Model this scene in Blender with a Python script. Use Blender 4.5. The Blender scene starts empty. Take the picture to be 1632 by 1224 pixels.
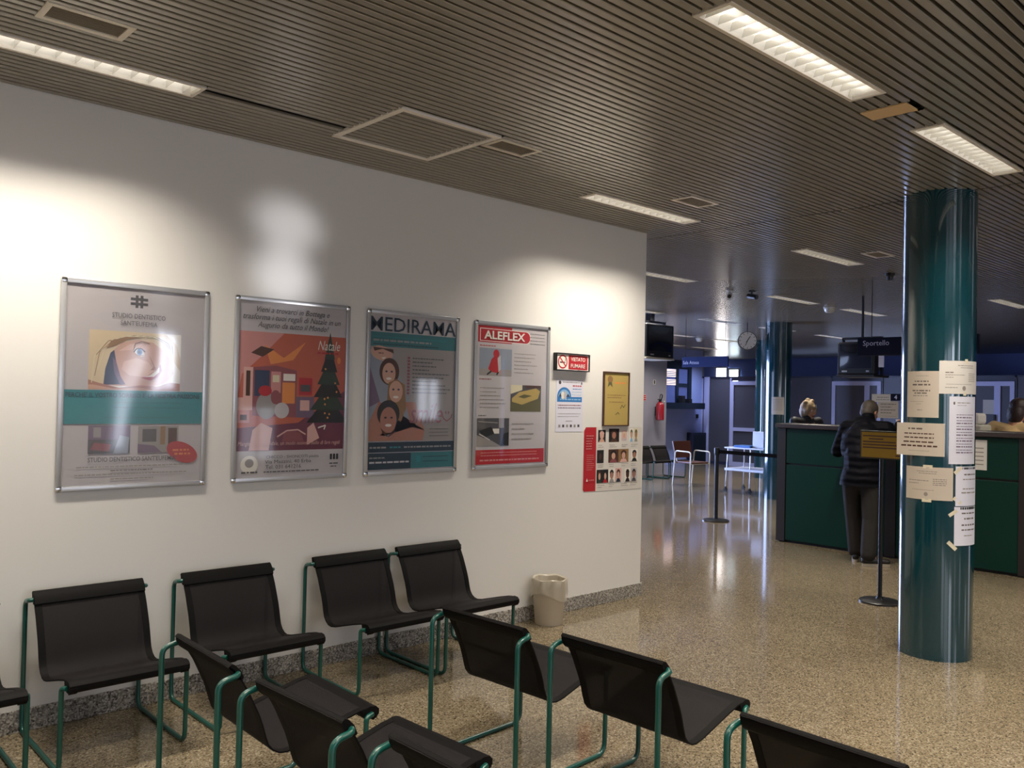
import bpy, bmesh, math, random
from mathutils import Vector, Matrix
random.seed(7)
SC = bpy.context.scene
COL = SC.collection
PI = math.pi

# ------------------------------------------------------------------ camera
def set_camera():
    yaw, pitch, roll = math.radians(47.1926), math.radians(0.9938), math.radians(1.2755)
    f = Vector((math.cos(yaw)*math.cos(pitch), math.sin(yaw)*math.cos(pitch), math.sin(pitch)))
    r = Vector((math.sin(yaw), -math.cos(yaw), 0)); u = r.cross(f)
    c, s = math.cos(roll), math.sin(roll)
    r2, u2 = c*r + s*u, -s*r + c*u
    cam = bpy.data.cameras.new('camera'); cam.sensor_width = 36; cam.lens = 36*1369.04/1632
    cam.clip_start = 0.05; cam.clip_end = 100
    o = bpy.data.objects.new('camera', cam); COL.objects.link(o)
    m = Matrix((r2, u2, -f)).transposed().to_4x4(); m.translation = (0, 0, 1.6)
    o.matrix_world = m
    SC.camera = o
set_camera()
# ------------------------------------------------------------------ world, exposure
w = bpy.data.worlds.new('world'); SC.world = w; w.use_nodes = True
w.node_tree.nodes['Background'].inputs[0].default_value = (0.55, 0.65, 0.85, 1)
w.node_tree.nodes['Background'].inputs[1].default_value = 0.4
SC.view_settings.view_transform = 'Standard'; SC.view_settings.look = 'None'
SC.view_settings.gamma = 1.0; SC.view_settings.use_curve_mapping = False
SC.view_settings.exposure = 1.0
SC.cycles.use_denoising = True
SC.cycles.max_bounces = 7; SC.cycles.diffuse_bounces = 4; SC.cycles.glossy_bounces = 4
SC.cycles.transparent_max_bounces = 16; SC.cycles.caustics_reflective = False
SC.cycles.sample_clamp_indirect = 6.0

LAMP_W = 14.5            # power of one recessed fluorescent fixture
LAMP_C = (1.0, 0.915, 0.79)
TUBE_E = 1.5             # what the tubes look like
DAY_C = (0.80, 0.85, 1.0)

def area_lamp(name, loc, sx, sy, power, color, spread=180, rot=(0, 0, 0), parent=None):
    l = bpy.data.lights.new(name, 'AREA'); l.shape = 'RECTANGLE'; l.size = sx; l.size_y = sy
    l.energy = power; l.color = color; l.spread = math.radians(spread)
    o = bpy.data.objects.new(name, l); COL.objects.link(o); o.location = loc; o.rotation_euler = rot
    if parent: o.parent = parent
    return o

# ------------------------------------------------------------------ materials
def srgb(h):
    h = h.lstrip('#'); v = [int(h[i:i+2], 16)/255 for i in (0, 2, 4)]
    return tuple(x/12.92 if x <= .04045 else ((x+.055)/1.055)**2.4 for x in v) + (1,)
MATS = {}
def mat(name, col, rough=.5, metal=0.0, spec=.5, coat=0.0, coat_rough=.05, bump=None, mottle=None, trans=0.0, emit=None):
    """plain principled surface; bump=(scale,strength), mottle=(scale,amount)"""
    if name in MATS: return MATS[name]
    m = bpy.data.materials.new(name); m.use_nodes = True; MATS[name] = m
    nt = m.node_tree; b = nt.nodes['Principled BSDF']
    c = srgb(col) if isinstance(col, str) else tuple(col)+(1,)
    b.inputs['Base Color'].default_value = c
    b.inputs['Roughness'].default_value = rough; b.inputs['Metallic'].default_value = metal
    b.inputs['Specular IOR Level'].default_value = spec
    b.inputs['Coat Weight'].default_value = coat; b.inputs['Coat Roughness'].default_value = coat_rough
    if emit:
        b.inputs['Emission Color'].default_value = tuple(emit[0])+(1,); b.inputs['Emission Strength'].default_value = emit[1]
    tc = None
    if bump or mottle:
        tc = nt.nodes.new('ShaderNodeTexCoord')
    if bump:
        n = nt.nodes.new('ShaderNodeTexNoise'); n.inputs['Scale'].default_value = bump[0]; n.inputs['Detail'].default_value = 3
        bp = nt.nodes.new('ShaderNodeBump'); bp.inputs['Strength'].default_value = bump[1]; bp.inputs['Distance'].default_value = .01
        nt.links.new(tc.outputs['Object'], n.inputs['Vector']); nt.links.new(n.outputs['Fac'], bp.inputs['Height'])
        nt.links.new(bp.outputs['Normal'], b.inputs['Normal'])
    if mottle:
        n = nt.nodes.new('ShaderNodeTexNoise'); n.inputs['Scale'].default_value = mottle[0]; n.inputs['Detail'].default_value = 4
        mx = nt.nodes.new('ShaderNodeMix'); mx.data_type = 'RGBA'
        mx.inputs[6].default_value = tuple(max(0, x*(1-mottle[1])) for x in c[:3])+(1,)
        mx.inputs[7].default_value = tuple(min(1, x*(1+mottle[1])) for x in c[:3])+(1,)
        nt.links.new(tc.outputs['Object'], n.inputs['Vector']); nt.links.new(n.outputs['Fac'], mx.inputs[0])
        nt.links.new(mx.outputs[2], b.inputs['Base Color'])
    if trans > 0:
        t = nt.nodes.new('ShaderNodeBsdfTransparent'); ms = nt.nodes.new('ShaderNodeMixShader')
        ms.inputs[0].default_value = trans
        out = nt.nodes['Material Output']
        nt.links.new(b.outputs[0], ms.inputs[1]); nt.links.new(t.outputs[0], ms.inputs[2]); nt.links.new(ms.outputs[0], out.inputs[0])
    return m
def granite(name, cols, scale, rough, big=0.0, spec=.5):
    m = bpy.data.materials.new(name); m.use_nodes = True; MATS[name] = m
    nt = m.node_tree; b = nt.nodes['Principled BSDF']; b.inputs['Roughness'].default_value = rough
    b.inputs['Specular IOR Level'].default_value = spec
    tc = nt.nodes.new('ShaderNodeTexCoord')
    v = nt.nodes.new('ShaderNodeTexVoronoi'); v.inputs['Scale'].default_value = scale
    sep = nt.nodes.new('ShaderNodeSeparateColor')
    r = nt.nodes.new('ShaderNodeValToRGB'); r.color_ramp.interpolation = 'LINEAR'
    e = r.color_ramp.elements
    while len(e) < len(cols): e.new(.5)
    for i, (p, c) in enumerate(cols): e[i].position = p; e[i].color = srgb(c)
    nt.links.new(tc.outputs['Object'], v.inputs['Vector']); nt.links.new(v.outputs['Color'], sep.inputs[0])
    nt.links.new(sep.outputs[0], r.inputs[0])
    n = nt.nodes.new('ShaderNodeTexNoise'); n.inputs['Scale'].default_value = 1.3; n.inputs['Detail'].default_value = 5
    mx = nt.nodes.new('ShaderNodeMix'); mx.data_type = 'RGBA'; mx.blend_type = 'MULTIPLY'; mx.inputs[0].default_value = big
    rr = nt.nodes.new('ShaderNodeValToRGB'); rr.color_ramp.elements[0].position = .35; rr.color_ramp.elements[1].position = .7
    rr.color_ramp.elements[0].color = (.6, .6, .6, 1)
    nt.links.new(tc.outputs['Object'], n.inputs['Vector']); nt.links.new(n.outputs['Fac'], rr.inputs[0])
    nt.links.new(r.outputs[0], mx.inputs[6]); nt.links.new(rr.outputs[0], mx.inputs[7]); nt.links.new(mx.outputs[2], b.inputs['Base Color'])
    return m
def emis(name, col, strength):
    if name in MATS: return MATS[name]
    m = bpy.data.materials.new(name); m.use_nodes = True; MATS[name] = m
    nt = m.node_tree; nt.nodes.remove(nt.nodes['Principled BSDF'])
    e = nt.nodes.new('ShaderNodeEmission'); e.inputs[0].default_value = tuple(col)+(1,); e.inputs[1].default_value = strength
    nt.links.new(e.outputs[0], nt.nodes['Material Output'].inputs[0]); return m
def clear_sheet(name, rough=.04, wav=0.0, f0=1.45):
    m = bpy.data.materials.new(name); m.use_nodes = True; MATS[name] = m
    nt = m.node_tree; nt.nodes.remove(nt.nodes['Principled BSDF'])
    t = nt.nodes.new('ShaderNodeBsdfTransparent'); g = nt.nodes.new('ShaderNodeBsdfGlossy'); g.inputs['Roughness'].default_value = rough
    ms = nt.nodes.new('ShaderNodeMixShader')
    if wav:
        tc = nt.nodes.new('ShaderNodeTexCoord'); n = nt.nodes.new('ShaderNodeTexNoise'); n.inputs['Scale'].default_value = 1.6; n.inputs['Detail'].default_value = 0
        bp = nt.nodes.new('ShaderNodeBump'); bp.inputs['Strength'].default_value = wav; bp.inputs['Distance'].default_value = .1
        nt.links.new(tc.outputs['Object'], n.inputs['Vector']); nt.links.new(n.outputs['Fac'], bp.inputs['Height'])
        nt.links.new(bp.outputs[0], g.inputs['Normal'])
    ms.inputs[0].default_value = f0
    nt.links.new(t.outputs[0], ms.inputs[1]); nt.links.new(g.outputs[0], ms.inputs[2])
    nt.links.new(ms.outputs[0], nt.nodes['Material Output'].inputs[0]); return m

mat('wall_paint', (.74, .715, .675), .34, spec=.45, bump=(60, .02))
mat('wall_grey', '#8f8e9c', .5); mat('wall_blue', '#a3b0e6', .5); mat('wall_far', '#6a7cc0', .6)
granite('floor_granite', [(0, '#3a3024'), (.16, '#675b47'), (.5, '#796c56'), (.85, '#8b7e68'), (1, '#a69a84')], 150, .085, .3, .5)
granite('base_granite', [(0, '#2e2a27'), (.25, '#77716a'), (.6, '#99938a'), (1, '#cfc9bf')], 140, .35, .3)
mat('slat', '#948f84', .25, metal=.25, spec=.5)
mat('plenum', '#0a0907', .9)
mat('fixture_white', '#c9c6bd', .35, metal=.2); mat('louver', '#d9d6ce', .25, metal=.5); mat('trough', '#efece4', .35)
mat('fixture_rim', '#ddd6c9', .45)
emis('tube', (1.0, .95, .88), TUBE_E)
mat('vent_rim', '#d8d0c0', .5); mat('vent_grille', '#8a8070', .7); mat('panel_rim', '#e6e0d6', .5)
mat('tan_plate', '#c9a976', .7)
mat('teal_column', '#02343d', .14, coat=1.0, coat_rough=.06)
mat('teal_tube', '#08483f', .3, coat=.4)
mat('alu', '#bcbcbe', .32, metal=.55); mat('chrome', '#d8d8d8', .12, metal=1.0)
mat('black_fabric', '#0c0a0a', .6, spec=.12, bump=(500, .15)); mat('black_mesh', '#1c191a', .6, spec=.15, bump=(900, .3), trans=.13)
mat('black_plastic', '#0e0e10', .35); mat('black_matte', '#121212', .6); mat('dark_metal', '#1c1c1f', .4, metal=.4)
mat('counter_green', '#063027', .42, spec=.25, mottle=(3, .06)); mat('counter_dark', '#241f1f', .4); mat('ledge', '#3a3334', .3)
mat('paper', '#d6d0c8', .8); mat('paper_cream', '#c4b7a8', .8); mat('paper_cool', '#d9d8e4', .7); mat('ink', '#665d56', .7); mat('ink_soft', '#8f877f', .7)
mat('tape', '#d8ceb4', .5)
clear_sheet('cover_flat', .05, .0, .09); clear_sheet('cover_wavy', .07, .13, .22); clear_sheet('glass_clear', .03, 0, .012)

# ------------------------------------------------------------------ mesh helpers
class MB:
    def __init__(s): s.v = []; s.f = []; s.mi = []; s.mats = []
    def m(s, name):
        if name not in s.mats: s.mats.append(name)
        return s.mats.index(name)
    def add(s, vs, fs, mt):
        k = len(s.v); i = s.m(mt); s.v += [tuple(p) for p in vs]
        for f in fs: s.f.append(tuple(a+k for a in f)); s.mi.append(i)
    def box(s, lo, hi, mt, bev=0.0):
        (x0, y0, z0), (x1, y1, z1) = lo, hi
        if bev <= 0:
            s.add([(x0,y0,z0),(x1,y0,z0),(x1,y1,z0),(x0,y1,z0),(x0,y0,z1),(x1,y0,z1),(x1,y1,z1),(x0,y1,z1)],
                  [(0,3,2,1),(4,5,6,7),(0,1,5,4),(1,2,6,5),(2,3,7,6),(3,0,4,7)], mt); return
        b = bmesh.new(); r = bmesh.ops.create_cube(b, size=1)
        for q in b.verts: q.co = Vector(((x0+x1)/2+q.co.x*(x1-x0), (y0+y1)/2+q.co.y*(y1-y0), (z0+z1)/2+q.co.z*(z1-z0)))
        bmesh.ops.bevel(b, geom=list(b.edges), offset=bev, segments=2, affect='EDGES', profile=.5)
        s.bm(b, mt)
    def bm(s, b, mt, mx=None):
        if mx: bmesh.ops.transform(b, matrix=mx, verts=b.verts)
        b.verts.ensure_lookup_table(); b.verts.index_update()
        s.add([q.co[:] for q in b.verts], [[q.index for q in f.verts] for f in b.faces], mt); b.free()
    def tube(s, pts, r, mt, n=8, bend=0.0, seg=5, closed=False):
        pts = [Vector(p) for p in pts]
        if bend > 0:
            out = [pts[0]]
            for i in range(1, len(pts)-1):
                a, b, c = pts[i-1], pts[i], pts[i+1]
                d1 = (a-b); d2 = (c-b); k = min(bend, d1.length*.49, d2.length*.49)
                p1 = b+d1.normalized()*k; p2 = b+d2.normalized()*k
                for j in range(seg+1):
                    t = j/seg; out.append((1-t)**2*p1+2*t*(1-t)*b+t*t*p2)
            out.append(pts[-1]); pts = out
        vs = []; up = None; N = len(pts)
        for i, p in enumerate(pts):
            if closed: d = pts[(i+1) % N]-pts[i-1]
            else: d = (pts[min(i+1, N-1)]-pts[max(i-1, 0)])
            d.normalize()
            if up is None:
                up = Vector((0, 0, 1)) if abs(d.z) < .9 else Vector((1, 0, 0))
            a = (up-d*up.dot(d)).normalized(); b = d.cross(a); up = a
            rr = r[i] if isinstance(r, (list, tuple)) else r
            for j in range(n):
                t = 2*PI*j/n; vs.append(p+a*math.cos(t)*rr+b*math.sin(t)*rr)
        fs = []
        for i in range(N if closed else N-1):
            for j in range(n):
                i2 = (i+1) % N
                fs.append((i*n+j, i*n+(j+1) % n, i2*n+(j+1) % n, i2*n+j))
        if not closed:
            fs.append(tuple(range(n))[::-1]); fs.append(tuple((N-1)*n+j for j in range(n)))
        s.add(vs, fs, mt)
    def lathe(s, prof, mt, n=24, c=(0, 0), cap=True):
        vs = []; fs = []
        for r, z in prof:
            for j in range(n):
                t = 2*PI*j/n; vs.append((c[0]+r*math.cos(t), c[1]+r*math.sin(t), z))
        for i in range(len(prof)-1):
            for j in range(n):
                fs.append((i*n+j, i*n+(j+1) % n, (i+1)*n+(j+1) % n, (i+1)*n+j))
        if cap:
            fs.append(tuple(range(n))[::-1]); fs.append(tuple((len(prof)-1)*n+j for j in range(n)))
        s.add(vs, fs, mt)
    def build(s, name, parent=None, loc=None, smooth=False, **props):
        me = bpy.data.meshes.new(name); me.from_pydata(s.v, [], s.f)
        for q in s.mats: me.materials.append(MATS[q])
        if len(s.mats) > 1: me.polygons.foreach_set('material_index', s.mi)
        if smooth:
            me.polygons.foreach_set('use_smooth', [True]*len(me.polygons))
            try: me.set_sharp_from_angle(angle=math.radians(40))
            except Exception: pass
        me.update()
        return link(name, me, parent, loc, **props)
def link(name, data, parent=None, loc=None, **props):
    o = bpy.data.objects.new(name, data); COL.objects.link(o)
    if parent: o.parent = parent
    if loc is not None: o.location = loc
    for k, v in props.items(): o[k] = v
    return o
def thing(name, label, cat, loc=(0, 0, 0), rz=0.0, group=None, kind=None):
    o = bpy.data.objects.new(name, None); COL.objects.link(o); o.location = loc; o.rotation_euler = (0, 0, rz)
    o.empty_display_size = .1
    o['label'] = label; o['category'] = cat
    if group: o['group'] = group
    if kind: o['kind'] = kind
    return o
def tag(o, label, cat, group=None, kind=None):
    o['label'] = label; o['category'] = cat
    if group: o['group'] = group
    if kind: o['kind'] = kind
    return o
def copy_tree(o, parent=None):
    c = o.copy(); COL.objects.link(c); c.parent = parent
    for ch in list(o.children): copy_tree(ch, c)
    return c
TEXTS = []
def text(parent, s, box, mt, y=-.002, shear=0.0, bold=0.0, font_track=1.0, bend=None, name='lettering', up=False):
    """lettering that fills box=(u0,v0,u1,v1) in the x/z plane of its parent, facing local -y"""
    cu = bpy.data.curves.new('txt', 'FONT'); cu.body = s; cu.resolution_u = 2; cu.offset = bold; cu.space_character = font_track
    cu.align_x = 'CENTER'; cu.space_line = .95
    o = bpy.data.objects.new('txt', cu); COL.objects.link(o)
    TEXTS.append((o, parent, box, mt, y, shear, bend, name, up))
def finish_texts():
    dg = bpy.context.evaluated_depsgraph_get()
    for o, parent, (u0, v0, u1, v1), mt, y, shear, bend, name, up in TEXTS:
        me = bpy.data.meshes.new_from_object(o.evaluated_get(dg), depsgraph=dg)
        if len(me.vertices):
            xs = [v.co.x+shear*v.co.y for v in me.vertices]; ys = [v.co.y for v in me.vertices]
            if up: xs, ys = [-q for q in ys], list(xs)
            ax, bx, ay, by = min(xs), max(xs), min(ys), max(ys)
            for v, px, py in zip(me.vertices, xs, ys):
                u = u0+(px-ax)/max(1e-6, bx-ax)*(u1-u0); q = v0+(py-ay)/max(1e-6, by-ay)*(v1-v0)
                v.co = bend(u, q, y) if bend else Vector((u, y, q))
        me.materials.clear(); me.materials.append(MATS[mt])
        link(name, me, parent)
    for t in TEXTS:
        c = t[0].data; bpy.data.objects.remove(t[0]); bpy.data.curves.remove(c)
    TEXTS.clear()
class Print(MB):
    """flat printed shapes in the x/z plane, a hair in front of each other"""
    def __init__(s, base=-.001, bend=None): super().__init__(); s.base = base; s.L = 0; s.bend = bend; s.hold = False
    def poly(s, pts, mt, layer=None):
        if not s.hold: s.L += 1
        y = s.base-.00004*s.L
        s.add([s.bend(u, v, y) if s.bend else (u, y, v) for u, v in pts], [tuple(range(len(pts)))], mt)
    def rect(s, u0, v0, u1, v1, mt):
        if s.bend:
            n = max(2, int((u1-u0)/.02))
            if not s.hold: s.L += 1
            y = s.base-.00004*s.L; vs = []
            for i in range(n+1):
                u = u0+(u1-u0)*i/n; vs += [s.bend(u, v0, y), s.bend(u, v1, y)]
            s.add(vs, [(2*i, 2*i+2, 2*i+3, 2*i+1) for i in range(n)], mt)
        else: s.poly([(u0, v0), (u1, v0), (u1, v1), (u0, v1)], mt)
    def ell(s, u, v, a, b, mt, rot=0.0, n=24, t0=0, t1=360):
        pts = []
        for i in range(n):
            t = math.radians(t0+(t1-t0)*i/(n if t1-t0 == 360 else n-1)); x, z = a*math.cos(t), b*math.sin(t)
            c, q = math.cos(math.radians(rot)), math.sin(math.radians(rot)); pts.append((u+x*c-z*q, v+x*q+z*c))
        s.poly(pts, mt)
    def line(s, pts, wd, mt):
        for (a, b), (c, d) in zip(pts, pts[1:]):
            L = math.hypot(c-a, d-b) or 1; nx, nz = -(d-b)/L*wd/2, (c-a)/L*wd/2
            s.poly([(a-nx, b-nz), (c-nx, d-nz), (c+nx, d+nz), (a+nx, b+nz)], mt)
    def words(s, u0, u1, v, h, mt, fill=1.0, rnd=random):
        """one line of print too small to read: a row of dashes"""
        u = u0; end = u0+(u1-u0)*fill; s.L += 1; s.hold = True; h *= .72
        while u < end-.003:
            L = min(rnd.uniform(1.2, 4.5)*h, end-u)
            s.rect(u, v, u+L, v+h, mt); u += L+h*.7
        s.hold = False

# ------------------------------------------------------------------ the setting
WALL_Y, CEIL = 4.489, 3.0
b = MB(); b.add([(-4, -5, 0), (24, -5, 0), (24, 17.5, 0), (-4, 17.5, 0), (-4, -5, -.1), (24, -5, -.1), (24, 17.5, -.1), (-4, 17.5, -.1)],
                [(0, 1, 2, 3), (7, 6, 5, 4), (0, 4, 5, 1), (1, 5, 6, 2), (2, 6, 7, 3), (3, 7, 4, 0)], 'floor_granite')
b.build('floor', kind='structure')
def wallbox(name, lo, hi, mt, **k):
    b = MB(); b.box(lo, hi, mt); return b.build(name, kind='structure', **k)
wallbox('wall_left', (-4, WALL_Y, 0), (5.65, WALL_Y+.2, 3.09), 'wall_paint')
b = MB(); b.box((-4, WALL_Y-.012, 0), (5.662, WALL_Y, .105), 'base_granite', .003); b.box((5.65, WALL_Y, 0), (5.662, WALL_Y+.2, .105), 'base_granite')
b.build('baseboard_left', kind='structure')
wallbox('wall_rear', (-4.15, -5, 0), (-4, WALL_Y+.2, 3.09), 'wall_paint')
wallbox('wall_recess_side', (15.53, 11.75, 0), (15.6, 13.6, 3.09), 'wall_grey')
wallbox('wall_blue_back', (15.6, 13.45, 0), (19.42, 13.6, 3.09), 'wall_blue')
wallbox('wall_far', (23.5, -5, 0), (23.65, 17.5, 3.09), 'wall_far')
wallbox('wall_far_side', (19.42, 17.35, 0), (23.5, 17.5, 3.09), 'wall_far')
wallbox('wall_far_return', (19.42, 13.45, 2.31), (19.5, 17.35, 3.09), 'wall_grey')

def wall_with_windows(name, axis, pos, thick, a0, a1, wins, mt, zt=3.09):
    """wall on x=pos (axis 'x') or y=pos (axis 'y') between a0 and a1 with real openings"""
    b = MB()
    def bx(p, q, z0, z1):
        if axis == 'y': b.box((p, pos, z0), (q, pos+thick, z1), mt)
        else: b.box((pos, p, z0), (pos+thick, q, z1), mt)
    cur = a0
    for (p, q, z0, z1) in sorted(wins):
        if p > cur: bx(cur, p, 0, zt)
        bx(p, q, 0, z0); bx(p, q, z1, zt); cur = q
    if a1 > cur: bx(cur, a1, 0, zt)
    b.build(name, kind='structure')
WIN_N = [0]
def window(axis, pos, inward, p, q, z0, z1, strength, bars=1, color=DAY_C):
    WIN_N[0] += 1; n = WIN_N[0]
    root = bpy.data.objects.new('window_%d' % n, None); COL.objects.link(root); root['kind'] = 'structure'
    def bb(lo, hi, mt, nm):
        b = MB()
        if axis == 'y': b.box((lo[0], pos+lo[1], lo[2]), (hi[0], pos+hi[1], hi[2]), mt)
        else: b.box((pos+lo[1], lo[0], lo[2]), (pos+hi[1], hi[0], hi[2]), mt)
        return b.build(nm, root)
    t0, t1 = -.03, .03
    bb((p, t0, z0), (p+.05, t1, z1), 'alu', 'frame_bar'); bb((q-.05, t0, z0), (q, t1, z1), 'alu', 'frame_bar')
    bb((p+.05, t0, z0), (q-.05, t1, z0+.05), 'alu', 'frame_bar'); bb((p+.05, t0, z1-.05), (q-.05, t1, z1), 'alu', 'frame_bar')
    for i in range(bars):
        m = p+(q-p)*(i+1)/(bars+1); bb((m-.025, t0, z0+.05), (m+.025, t1, z1-.05), 'alu', 'mullion')
    emis('daylight_%d' % n, color, strength)
    bb((p+.05, -.004, z0+.05), (q-.05, .004, z1-.05), 'daylight_%d' % n, 'pane')
WR = [(4.5, 4.8, .45, 2.45), (5.05, 5.65, 1.5, 2.75), (6.6, 7.3, .4, 1.4), (10.35, 10.95, 1.1, 2.0), (2.0, 3.2, .8, 2.6), (-3, -1, .8, 2.6), (-.6, 1.6, .8, 2.6), (14, 16, .6, 2.5)]
wall_with_windows('wall_right', 'y', -5.15, .15, -4, 24, WR, 'wall_paint')
for i, (p, q, a, c) in enumerate(WR): window('y', -5.08, 1, p, q, a, c, {4.5: 1.8, 5.05: 3.6, 6.6: 1.1, 10.35: 3.0, 2.0: 4.5}.get(p, 1.6), 0 if q-p < .35 else 1)
WB = [(8.3, 11.3, .3, 2.6)]
wall_with_windows('wall_hidden', 'x', 4.85, .15, 4.69, 11.75, WB, 'wall_grey')
for (p, q, a, c) in WB: window('x', 4.93, 1, p, q, a, c, 2.0, 2, (.52, .64, 1.0))
WC = [(10.1, 12.9, .3, 2.6)]
wall_with_windows('wall_back', 'y', 11.75, .15, 4.9, 15.53, WC, 'wall_grey')
for (p, q, a, c) in WC: window('y', 11.82, -1, p, q, a, c, 14.0, 2, (.42, .55, 1.0))
window('x', 23.44, -1, 15.28, 15.74, 1.9, 2.77, 13.0, 0, (1.0, .93, .92))
window('x', 23.44, -1, 14.84, 15.26, 1.9, 2.72, 4.0, 0, (.75, .9, 1.0))
window('x', 23.44, -1, 9.5, 12.0, .9, 2.2, .6, 1, (.5, .62, 1.0))  # unseen window added behind the partition to light the far wall

def glare_spot(loc, aim, ang, sx, power):  # added spot throwing the wall's glare patch, standing in for reflected sunlight
    l = bpy.data.lights.new('window_glint', 'SPOT'); l.energy = power; l.color = (.95, .95, 1.0); l.spot_size = math.radians(ang); l.spot_blend = .9; l.shadow_soft_size = .09
    o = bpy.data.objects.new('window_glint', l); COL.objects.link(o); o.location = loc
    o.rotation_euler = (Vector(aim)-Vector(loc)).to_track_quat('-Z', 'Y').to_euler(); o.scale = (sx, 1, 1)
glare_spot((8.87, -4.9, 1.3), (2.38, WALL_Y, 2.57), 1.9, 1.15, 1500)
glare_spot((8.87, -4.9, 1.3), (2.36, WALL_Y, 2.27), 2.2, .9, 1900)

# ---- ceiling: black void with slats hung below it, cut round whatever is let into it
ceiling = None
b = MB(); b.box((-4.1, -5.1, 3.09), (24, 17.5, 3.16), 'plenum'); ceiling = b.build('ceiling', kind='structure')
LIGHTS = [  # x0, x1, y centre, label, detailed
 (.42, 1.62, 3.945, 'lit louvred ceiling light nearest the white wall, above the dental studio poster', True),
 (2.55, 3.78, 1.757, 'largest bright louvred ceiling light beside the small tan plate', True),
 (4.385, 5.575, 1.740, 'bright louvred ceiling light just before the near teal column', True),
 (4.315, 5.525, 3.945, 'louvred ceiling light above the corner end of the white wall', True),
 (7.115, 8.235, 3.92, 'louvred ceiling light halfway between the near column and the wall corner', False),
 (7.05, 8.24, 5.87, 'thin ceiling light cut off by the white wall corner, above the black television', False),
 (9.91, 11.065, 5.845, 'thin ceiling light in front of the far teal column, beside the round smoke detector', False),
 (11.89, 13.1, 5.815, 'thin ceiling light beyond the smoke detector, above the desk sign', False),
 (9.7, 10.9, 8.35, 'thin ceiling light right above the mount of the black television', False),
 (12.0, 13.1, 8.35, 'unlit ceiling light in line with the hanging clock', False),
 (13.9, 14.95, 8.35, 'short-looking ceiling light just behind the top of the far teal column', False),
 (15.95, 17.2, 8.35, 'bright thin ceiling light above the blue far wall, left of the desk sign', False),
 (14.0, 15.17, 10.77, 'bright thin ceiling light to the right of the black television', False),
 (15.95, 17.1, 10.75, 'bright thin ceiling light behind the hanging round clock', False),
 (11.9, 13.1, 3.85, 'pale ceiling light seen to the right of the near teal column', False),
]
OFF = [(.42, 1.62, 1.757), (-1.7, -.5, 1.757), (-1.7, -.5, 3.945), (.42, 1.62, -.45), (2.55, 3.78, -.45), (4.385, 5.575, -.45), (4.3, 5.5, -2.7), (7.1, 8.3, 1.75), (7.1, 8.3, -.45), (9.5, 10.7, 1.75), (11.9, 13.1, 1.75), (16.3, 17.5, 12.7), (17.95, 19.15, 12.7)]  # unseen fixtures added for fill; the cool last pair brightens the blue recess
RECTS = [(x0, x1, y-.0825, y+.0825) for x0, x1, y, *_ in LIGHTS] + [(x0, x1, y-.0825, y+.0825) for x0, x1, y in OFF]
VENTS = [(.839, 1.155, 3.422, 3.595, 'ceiling vent grille next to the light over the dental studio poster'),
         (3.065, 3.376, 3.435, 3.612, 'ceiling vent grille touching the square access panel'),
         (4.805, 5.127, 3.436, 3.618, 'small ceiling vent grille near the light above the wall corner'),
         (7.64, 7.96, 3.42, 3.6, 'faint ceiling vent grille near the top of the near teal column')]
RECTS += [v[:4] for v in VENTS]
RECTS += [(2.398, 3.05, 3.418, 4.068), (3.965, 4.12, 1.667, 1.88), (1.62, 2.40, 3.900, 3.932)]
BAYS = [(-4, 5.852), (5.868, 9.352), (9.368, 12.852), (12.868, 16.352), (16.368, 19.852), (19.868, 23.5)]
SW = .0178
def slat_mesh(mb, x0, x1, y):
    w, z = SW, 3.0
    pr = [(-w, .016), (-w, .003), (-w+.003, 0), (w-.003, 0), (w, .003), (w, .016)]
    vs = [(x, y+p, z+q) for x in (x0, x1) for p, q in pr]; n = len(pr)
    mb.add(vs, [(i, i+1, n+i+1, n+i) for i in range(n-1)]+[(n-1, 0, n, 2*n-1)], 'slat')
def segs(x0, x1, y):
    cuts = sorted((a, c) for a, c, p, q in RECTS if p < y+.004 and q > y-.004)
    out = []; cur = x0
    for a, c in cuts:
        if c <= x0 or a >= x1: continue
        if a > cur: out.append((cur, min(a, x1)))
        cur = max(cur, c)
    if cur < x1: out.append((cur, x1))
    return out
_m = MB(); _y = 4.514
while _y < 11.75:
    slat_mesh(_m, 5.0, 5.852, _y); _y += .05
_m.build('slat_field', ceiling, kind='stuff')
for bi, (x0, x1) in enumerate(BAYS):
    ymax = 4.489 if bi == 0 else (11.75 if bi < 3 else (13.45 if bi < 5 else 17.35))
    lo, hi = ((.75, 4.489), (1.6, 7.5))[bi] if bi < 2 else (99, 99)
    shared = None; rest = MB()
    y = 4.464 + .05*int((ymax-4.464)/.05)
    while y > -4.97:
        sg = segs(x0, x1, y)
        if lo < y < hi:
            if sg == [(x0, x1)]:
                if shared is None:
                    mb = MB(); slat_mesh(mb, x0, x1, 0); shared = mb.build('slat', ceiling, (0, y, 0)).data
                else: link('slat', shared, ceiling, (0, y, 0))
            else:
                mb = MB()
                for a, c in sg: slat_mesh(mb, a, c, y)
                mb.build('slat', ceiling)
        else:
            for a, c in sg: slat_mesh(rest, a, c, y)
        y -= .05
    if rest.v: rest.build('slat_field', ceiling, kind='stuff')

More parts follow.
